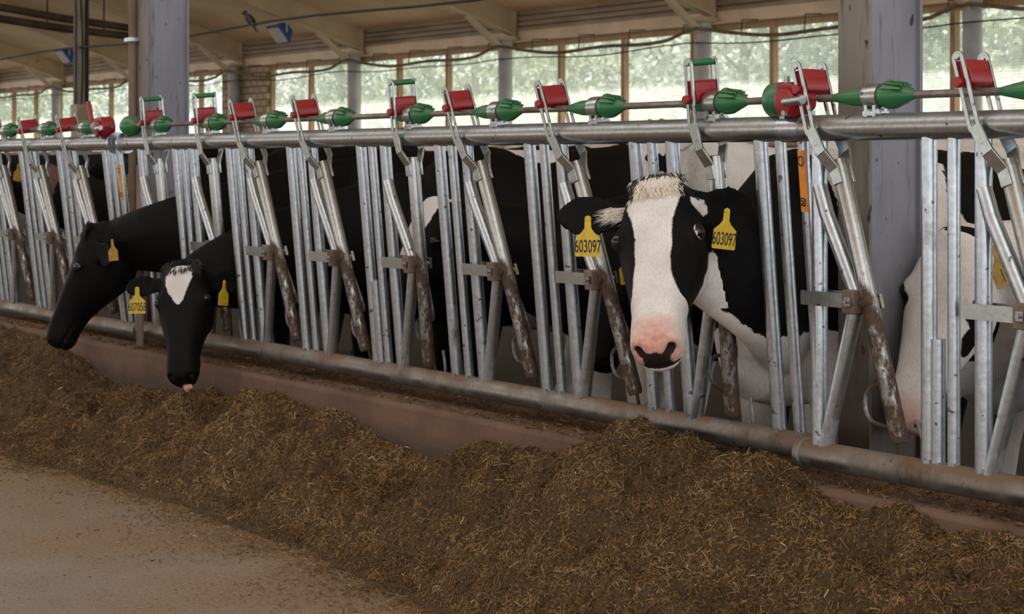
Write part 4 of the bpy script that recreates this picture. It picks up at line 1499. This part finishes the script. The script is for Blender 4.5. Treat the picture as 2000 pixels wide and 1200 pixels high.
# ---- black cow in profile, head out over the feed
def coat_black_star(Q, A):
    x, y, z = Q['x'], Q['y'], Q['z']
    hd = Q['head'] > .5
    star = .032 - np.sqrt((x / 1.0) ** 2 + ((y - .075) / 1.3) ** 2)
    A['white'] = np.where(hd & (z > -.04), star, .72 - Q['bz'] + .02 - 1.5 * (Q['t'] > 1.2))
    A['ragged'] = np.where(hd, .5, 1.0)
P = at_depth(181, 452, 8.62)
cC = Vector((-P.x, CAM_Y - P.y, 0)).normalized()
fw = (-R_ * .97 + cC * .22).normalized()
p = math.radians(66)
a_ = fw * math.cos(p) - UPZ * math.sin(p)
d_ = fw * math.sin(p) + UPZ * math.cos(p)
ob, H, B, EI, child, npts = cow('black cow in profile, small white star on forehead, muzzle over the feed', (-7.73, 1.12), (.0, -1), P, a_, d_, S=1.02, K=1.02, voxel=.012, via=((-7.73, .5, 1.07), (-7.64, -.12, 1.09)), neck_w=.9,
                          coat=coat_black_star, neck_drop=.02, ears={1: (R_ * .55 + Vector((SP, -CP, 0)) * .75 - UPZ * .35, Vector((SP, -CP, 0)) - R_ * .6, .20, 1.1), -1: (-Vector((SP, -CP, 0)) * .8 + UPZ * .3, Vector((0, 0, 1)), .16, .8)})
hair_tuft(child, H, 420, .075, (-.04, .03), lambda x, y: .036 - 3 * x * x, (.03, .065), [M_TUFTBLK], 12, .6)
b0, o0, n0, w0, L0 = EI[1]
ear_tag(child, on_plane(219, 470, b0.y - .03) , cC - R_ * .9, None, .85, lean=.12, mat=M_TAGDIM)

# ---- black cow feeding, white heart on the forehead
def coat_heart(Q, A):
    x, y, z = Q['x'], Q['y'], Q['z']
    hd = Q['head'] > .5
    hw = np.interp(y, [.0, .05, .09, .14, .19, .225], [.05, .062, .060, .045, .022, -.004])
    heart = np.minimum(hw - np.abs(x + .012), y - .018)
    A['white'] = np.where(hd & (z > -.06), heart, np.maximum(-1.0, np.minimum(.66 - Q['bz'], 1.30 - Q['t'])))
    pat = blob(Q, (1.15, .1, 1.42), (.16, .3, .10)) * .12
    A['white'] = np.where(hd, A['white'], np.maximum(A['white'], pat))
    A['ragged'] = np.where(hd, .5, 1.0)
P = at_depth(358, 524, 7.95)
a_, d_ = face_to_camera(P, 12, 54, 7)
ob, H, B, EI, child, npts = cow('black cow with white heart-shaped forehead mark licking feed, tag 607058', (-6.97, 1.12), (-.02, -1), P, a_, d_, S=.97, K=1.02, voxel=.011, via=((-7.14, .45, 1.0), (-7.28, -.08, .93)), neck_w=.8,
                          coat=coat_heart, neck_drop=.06,
                          ears={-1: ((-.98, -.05, -.05), (0, .45, .88), .20, 1.0), 1: (R_ * .85 - UPZ * .12 - Vector((SP, -CP, 0)) * .35, Vector((SP, -CP, 0)) + R_ * .5, .20, 1.1)})
cB = Vector((-P.x, CAM_Y - P.y, 0)).normalized()
b0, o0, n0, w0, L0 = EI[-1]
ear_tag(child, b0 + o0 * L0 * .62 + n0 * .030 - UPZ * .01, cB, '607058', 1.0)
b0, o0, n0, w0, L0 = EI[1]
ear_tag(child, b0 + o0 * L0 * .45 + n0 * .03, cB + R_ * 1.6, None, .95, lean=-.1)
hair_tuft(child, H, 420, .075, (-.03, .03), lambda x, y: .036 - 3 * x * x, (.03, .065), [M_TUFTBLK], 9, .75)
mb = MB()
mb.tube([H(.004, .535, -.10), H(.012, .565, -.098), H(.018, .585, -.082), H(.034, .588, -.062)], [.019, .020, .017, .010], 12)
child(mb, 'tongue', M_TONGUE)

# ---- black cow behind the bars with a white forehead
def coat_white_brow(Q, A):
    x, y, z = Q['x'], Q['y'], Q['z']
    hd = Q['head'] > .5
    A['white'] = np.where(hd, np.minimum(.062 - np.abs(x) - .12 * np.clip(y - .1, 0, 1), .30 - y) * (z > -.06) - 1.0 * (z <= -.06), np.where(Q['t'] > 1.0, .66 - Q['bz'], -1))
    A['ragged'] = np.where(hd, .5, 1.0)
P = on_plane(852, 402, .42)
a_, d_ = face_to_camera(P, 52, 56, 0)
ob, H, B, EI, child, npts = cow('black cow with white brow behind the fence, white front legs', (-6.08, 1.32), (0, -1), P, a_, d_, S=.98, K=.86, voxel=.015, coat=coat_white_brow, neck_drop=.0)

# ---- black cow half hidden behind the big cow's cheek
def coat_plain_black(Q, A):
    A['white'] = np.where(Q['head'] > .5, -1, .58 - Q['bz'] - 1.0 * (Q['t'] < .9))
P = on_plane(1222, 436, .34)
a_, d_ = face_to_camera(P, 30, 62, 0)
ob, H, B, EI, child, npts = cow('black cow whose head is hidden behind the white blaze cow', (-4.98, 1.24), (0, -1), P, a_, d_, S=.95, K=.86, voxel=.016, coat=coat_plain_black, neck_drop=.05)
ear_tag(child, on_plane(1224, 492, P.y - .14), Vector((-P.x, CAM_Y - P.y, 0)).normalized() - R_ * .2, '501', 1.0, lean=.15)

# ---- white faced cow at the right behind the upright panel
def coat_white_face(Q, A):
    x, y, z = Q['x'], Q['y'], Q['z']
    hd = Q['head'] > .5
    eye = np.sqrt((np.abs(x) - .105) ** 2 + (y - .19) ** 2 + (z + .03) ** 2)
    cheek = np.sqrt((np.abs(x) - .10) ** 2 + ((y - .27) / 1.5) ** 2 + (z + .06) ** 2)
    w = np.minimum(eye - .045, cheek - .032)
    w = np.minimum(w, np.where(y < -.01, np.abs(x) - .06, 1.0))
    bw = np.full(Q['n'], 1.0)
    for c, r in (((1.35, .2, 1.15), (.25, .3, .2)), ((.8, .3, 1.1), (.3, .3, .3)), ((1.75, .05, 1.05), (.14, .2, .22))):
        bw = np.minimum(bw, -blob(Q, c, r) * .15)
    A['white'] = np.where(hd, w, bw)
    A['ragged'] = np.where(hd, .5, 1.0)
    A['pink'] = smoothstep(.45, .52, y) * .7 * hd
    A['dirt'] = np.where(hd, .25, A['dirt'] + .1)
P = on_plane(1872, 470, .50)
a_, d_ = face_to_camera(P, 30, 66, -8)
ob, H, B, EI, child, npts = cow('white faced cow lowering its head behind the upright panel', (-3.12, 1.50), (-.02, -1), P, a_, d_, S=1.04, K=1.03, voxel=.013, coat=coat_white_face,
                          neck_drop=.12, ears={1: ((.9, -.25, -.45), (.35, .4, .8), .19, .9), -1: ((-.8, -.3, -.5), (-.2, .5, .8), .17, .8)})
ear_tag(child, on_plane(1940, 484, P.y - .10), Vector((-P.x, CAM_Y - P.y, 0)).normalized() + R_ * .5, '11', 1.05, lean=.45, mat=M_TAGDIM)

# ---- two cows at the far left
def coat_black(Q, A):
    A['white'] = np.where((Q['t'] < .8) & (Q['bz'] > 1.25), blob(Q, (.45, 0, 1.5), (.3, .4, .25)) * .15, -1.0)
    A['dark'] = A['dark']
def coat_far(Q, A):
    coat_black(Q, A)
    A['pink'] = smoothstep(.46, .52, Q['y']) * .22 * (Q['head'] > .5)
P = on_plane(-30, 300, .40)
cD = Vector((-P.x, CAM_Y - P.y, 0)).normalized()
a_ = (R_ * .78 + cD * .45 - UPZ * .38).normalized()
d_ = UPZ
ob, H, B, EI, child, npts = cow('black cow at the far left with greyish muzzle pointing right', (-10.75, 1.5), (.15, -1), P, a_, d_, S=1.0, K=1.07, voxel=.017, coat=coat_far)
ear_tag(child, on_plane(36, 322, P.y - .18), cD - R_ * .9, None, .9, lean=-.15, mat=M_TAGDIM)
P = on_plane(268, 318, .48)
a_, d_ = face_to_camera(P, -20, 62, 0)
ob, H, B, EI, child, npts = cow('black cow behind the left orange sticker, wide yellow tag', (-9.38, 1.55), (.05, -1), P, a_, d_, S=.98, K=1.05, voxel=.017, coat=coat_black)
ear_tag(child, on_plane(250, 343, P.y - .16), Vector((-P.x, CAM_Y - P.y, 0)).normalized(), None, .95, mat=M_TAGDIM)

# ---- standing cows of the second row
def coat_mostly_white(seed):
    def f(Q, A):
        rr = np.random.default_rng(seed)
        w = np.full(Q['n'], 1.0)
        for _ in range(7):
            c = (rr.uniform(.0, 1.9), rr.choice([-.25, .25]), rr.uniform(.8, 1.5))
            r = (rr.uniform(.10, .28), .3, rr.uniform(.08, .22))
            w = np.minimum(w, -blob(Q, c, r) * .15)
        hd = Q['head'] > .5
        eye = np.sqrt((np.abs(Q['x']) - .11) ** 2 + (Q['y'] - .15) ** 2 + (Q['z'] + .06) ** 2) - .05
        A['white'] = np.where(hd, eye, w)
        A['pink'] = smoothstep(.42, .52, Q['y']) * .75 * hd
        A['dirt'] = np.where(hd, .8, A['dirt'] + .15)
    return f
P = at_depth(1292, 256, 8.9)
cJ = Vector((-P.x, CAM_Y - P.y, 0)).normalized()
a_ = (-R_ * .62 + cJ * .25 - UPZ * .74).normalized()
d_ = (-R_ * .6 + UPZ * .6 + cJ * .2)
wJ = P + R_ * .75 + Vector((0, .25, 0))
ob, H, B, EI, child, npts = cow('white cow with dirty pink muzzle standing in the second row', (wJ.x, wJ.y), (-.62, -.78), P, a_, d_, S=1.05, K=1.08, voxel=.016, coat=coat_mostly_white(11))
ear_tag(child, P + R_ * -.06 + cJ * .06 + UPZ * .05, cJ, None, .9, lean=1.2, mat=M_TAGDIM)
wH = on_plane(1010, 300, 5.6)
P = Vector((wH.x - .75, 5.5, 1.25))
ob, H, B, EI, child, npts = cow('white cow with few black patches standing broadside in the second row', (wH.x, 5.6), (-1, 0), P, (-.75, -.2, -.63), (-.6, 0, .75), S=1.0, K=1.08, voxel=.018, coat=coat_mostly_white(23))

# ------------------------------------------------------------------ outside: meadow and trees seen through the netting
structure(MB().box((-60, 62, -0.35), (220, 92, 0.3)).build('ground', M_GRASS, smooth=False))

def tree(x, y, h, r, kind, label, seed):
    rr = np.random.default_rng(seed)
    root = empty('tree', (x, y, -0.2))
    tag(root, label, 'tree', 'trees beyond the window netting')
    tr = MB()
    tr.tube([(0, 0, 0), (0.1, 0, h * 0.35), (-0.05, 0.1, h * 0.7), (0, 0, h * 0.95)], [0.22, 0.17, 0.10, 0.03], 10)
    for k in range(6):
        a, z = rr.uniform(0, 6.28), h * rr.uniform(0.25, 0.7)
        tr.tube([(0, 0, z), (math.cos(a) * r * 0.6, math.sin(a) * r * 0.6, z + r * 0.5)], [0.07, 0.02], 7)
    tr.build('trunk', M_BARK, root)
    # clustered leaves
    nb = 34
    C = rr.normal(size=(nb, 3)) * np.array([r * 0.42, r * 0.42, h * 0.22]) + np.array([0, 0, h * 0.50])
    m = 4200
    ci = rr.integers(0, nb, m)
    P = C[ci] + rr.normal(size=(m, 3)) * r * 0.20
    P[:, 2] = np.clip(P[:, 2], 0.4, h)
    u = rr.normal(size=(m, 3)); u /= np.linalg.norm(u, axis=1, keepdims=True)
    w = np.cross(u, rr.normal(size=(m, 3))); w /= np.linalg.norm(w, axis=1, keepdims=True)
    s = rr.uniform(0.10, 0.24, (m, 1))
    v = np.stack([P - u * s, P + w * s * 0.55, P + u * s, P - w * s * 0.55], 1).reshape(-1, 3)
    q = np.arange(m * 4).reshape(-1, 4)
    o = np_mesh('foliage', v, q, np.full(len(v), 0.5), [M_LEAF[kind]], np.zeros(len(q)))
    o.parent = root
    o['kind'] = 'stuff'

_trees = [(70, 33, 0, 'pale birch crown at the left end of the netted windows'),
          (215, 42, 1, 'grey green alder seen left of the distant grey column'),
          (330, 33, 2, 'silvery willow seen behind the far grey column'),
          (590, 50, 0, 'pale birch seen beside the blockwork pier'),
          (665, 34, 2, 'silvery willow seen right of the blockwork pier'),
          (800, 44, 1, 'grey green alder seen in the second window right of the pier'),
          (925, 34, 0, 'pale birch seen left of the middle round wall post'),
          (1085, 43, 2, 'silvery willow seen right of the middle round wall post'),
          (1185, 34, 0, 'pale birch seen above the dirty pink muzzle'),
          (1310, 45, 1, 'grey green alder seen just above the white blaze cow'),
          (1450, 34, 2, 'silvery willow seen left of the red and green crank'),
          (1570, 43, 0, 'pale birch seen above the red and green crank'),
          (1720, 35, 1, 'grey green alder hidden mostly by the near grey column'),
          (1860, 44, 2, 'silvery willow seen right of the near grey column'),
          (1985, 36, 0, 'pale birch at the right end of the netted windows')]
for k, (px, Y, kd, lab) in enumerate(_trees):
    p = on_plane(px, 250, Y)
    tree(p.x, Y, 9.0 + (k * 37 % 5) * 1.3, 4.2 + (k * 13 % 4) * 0.5, kd, lab, 100 + k)
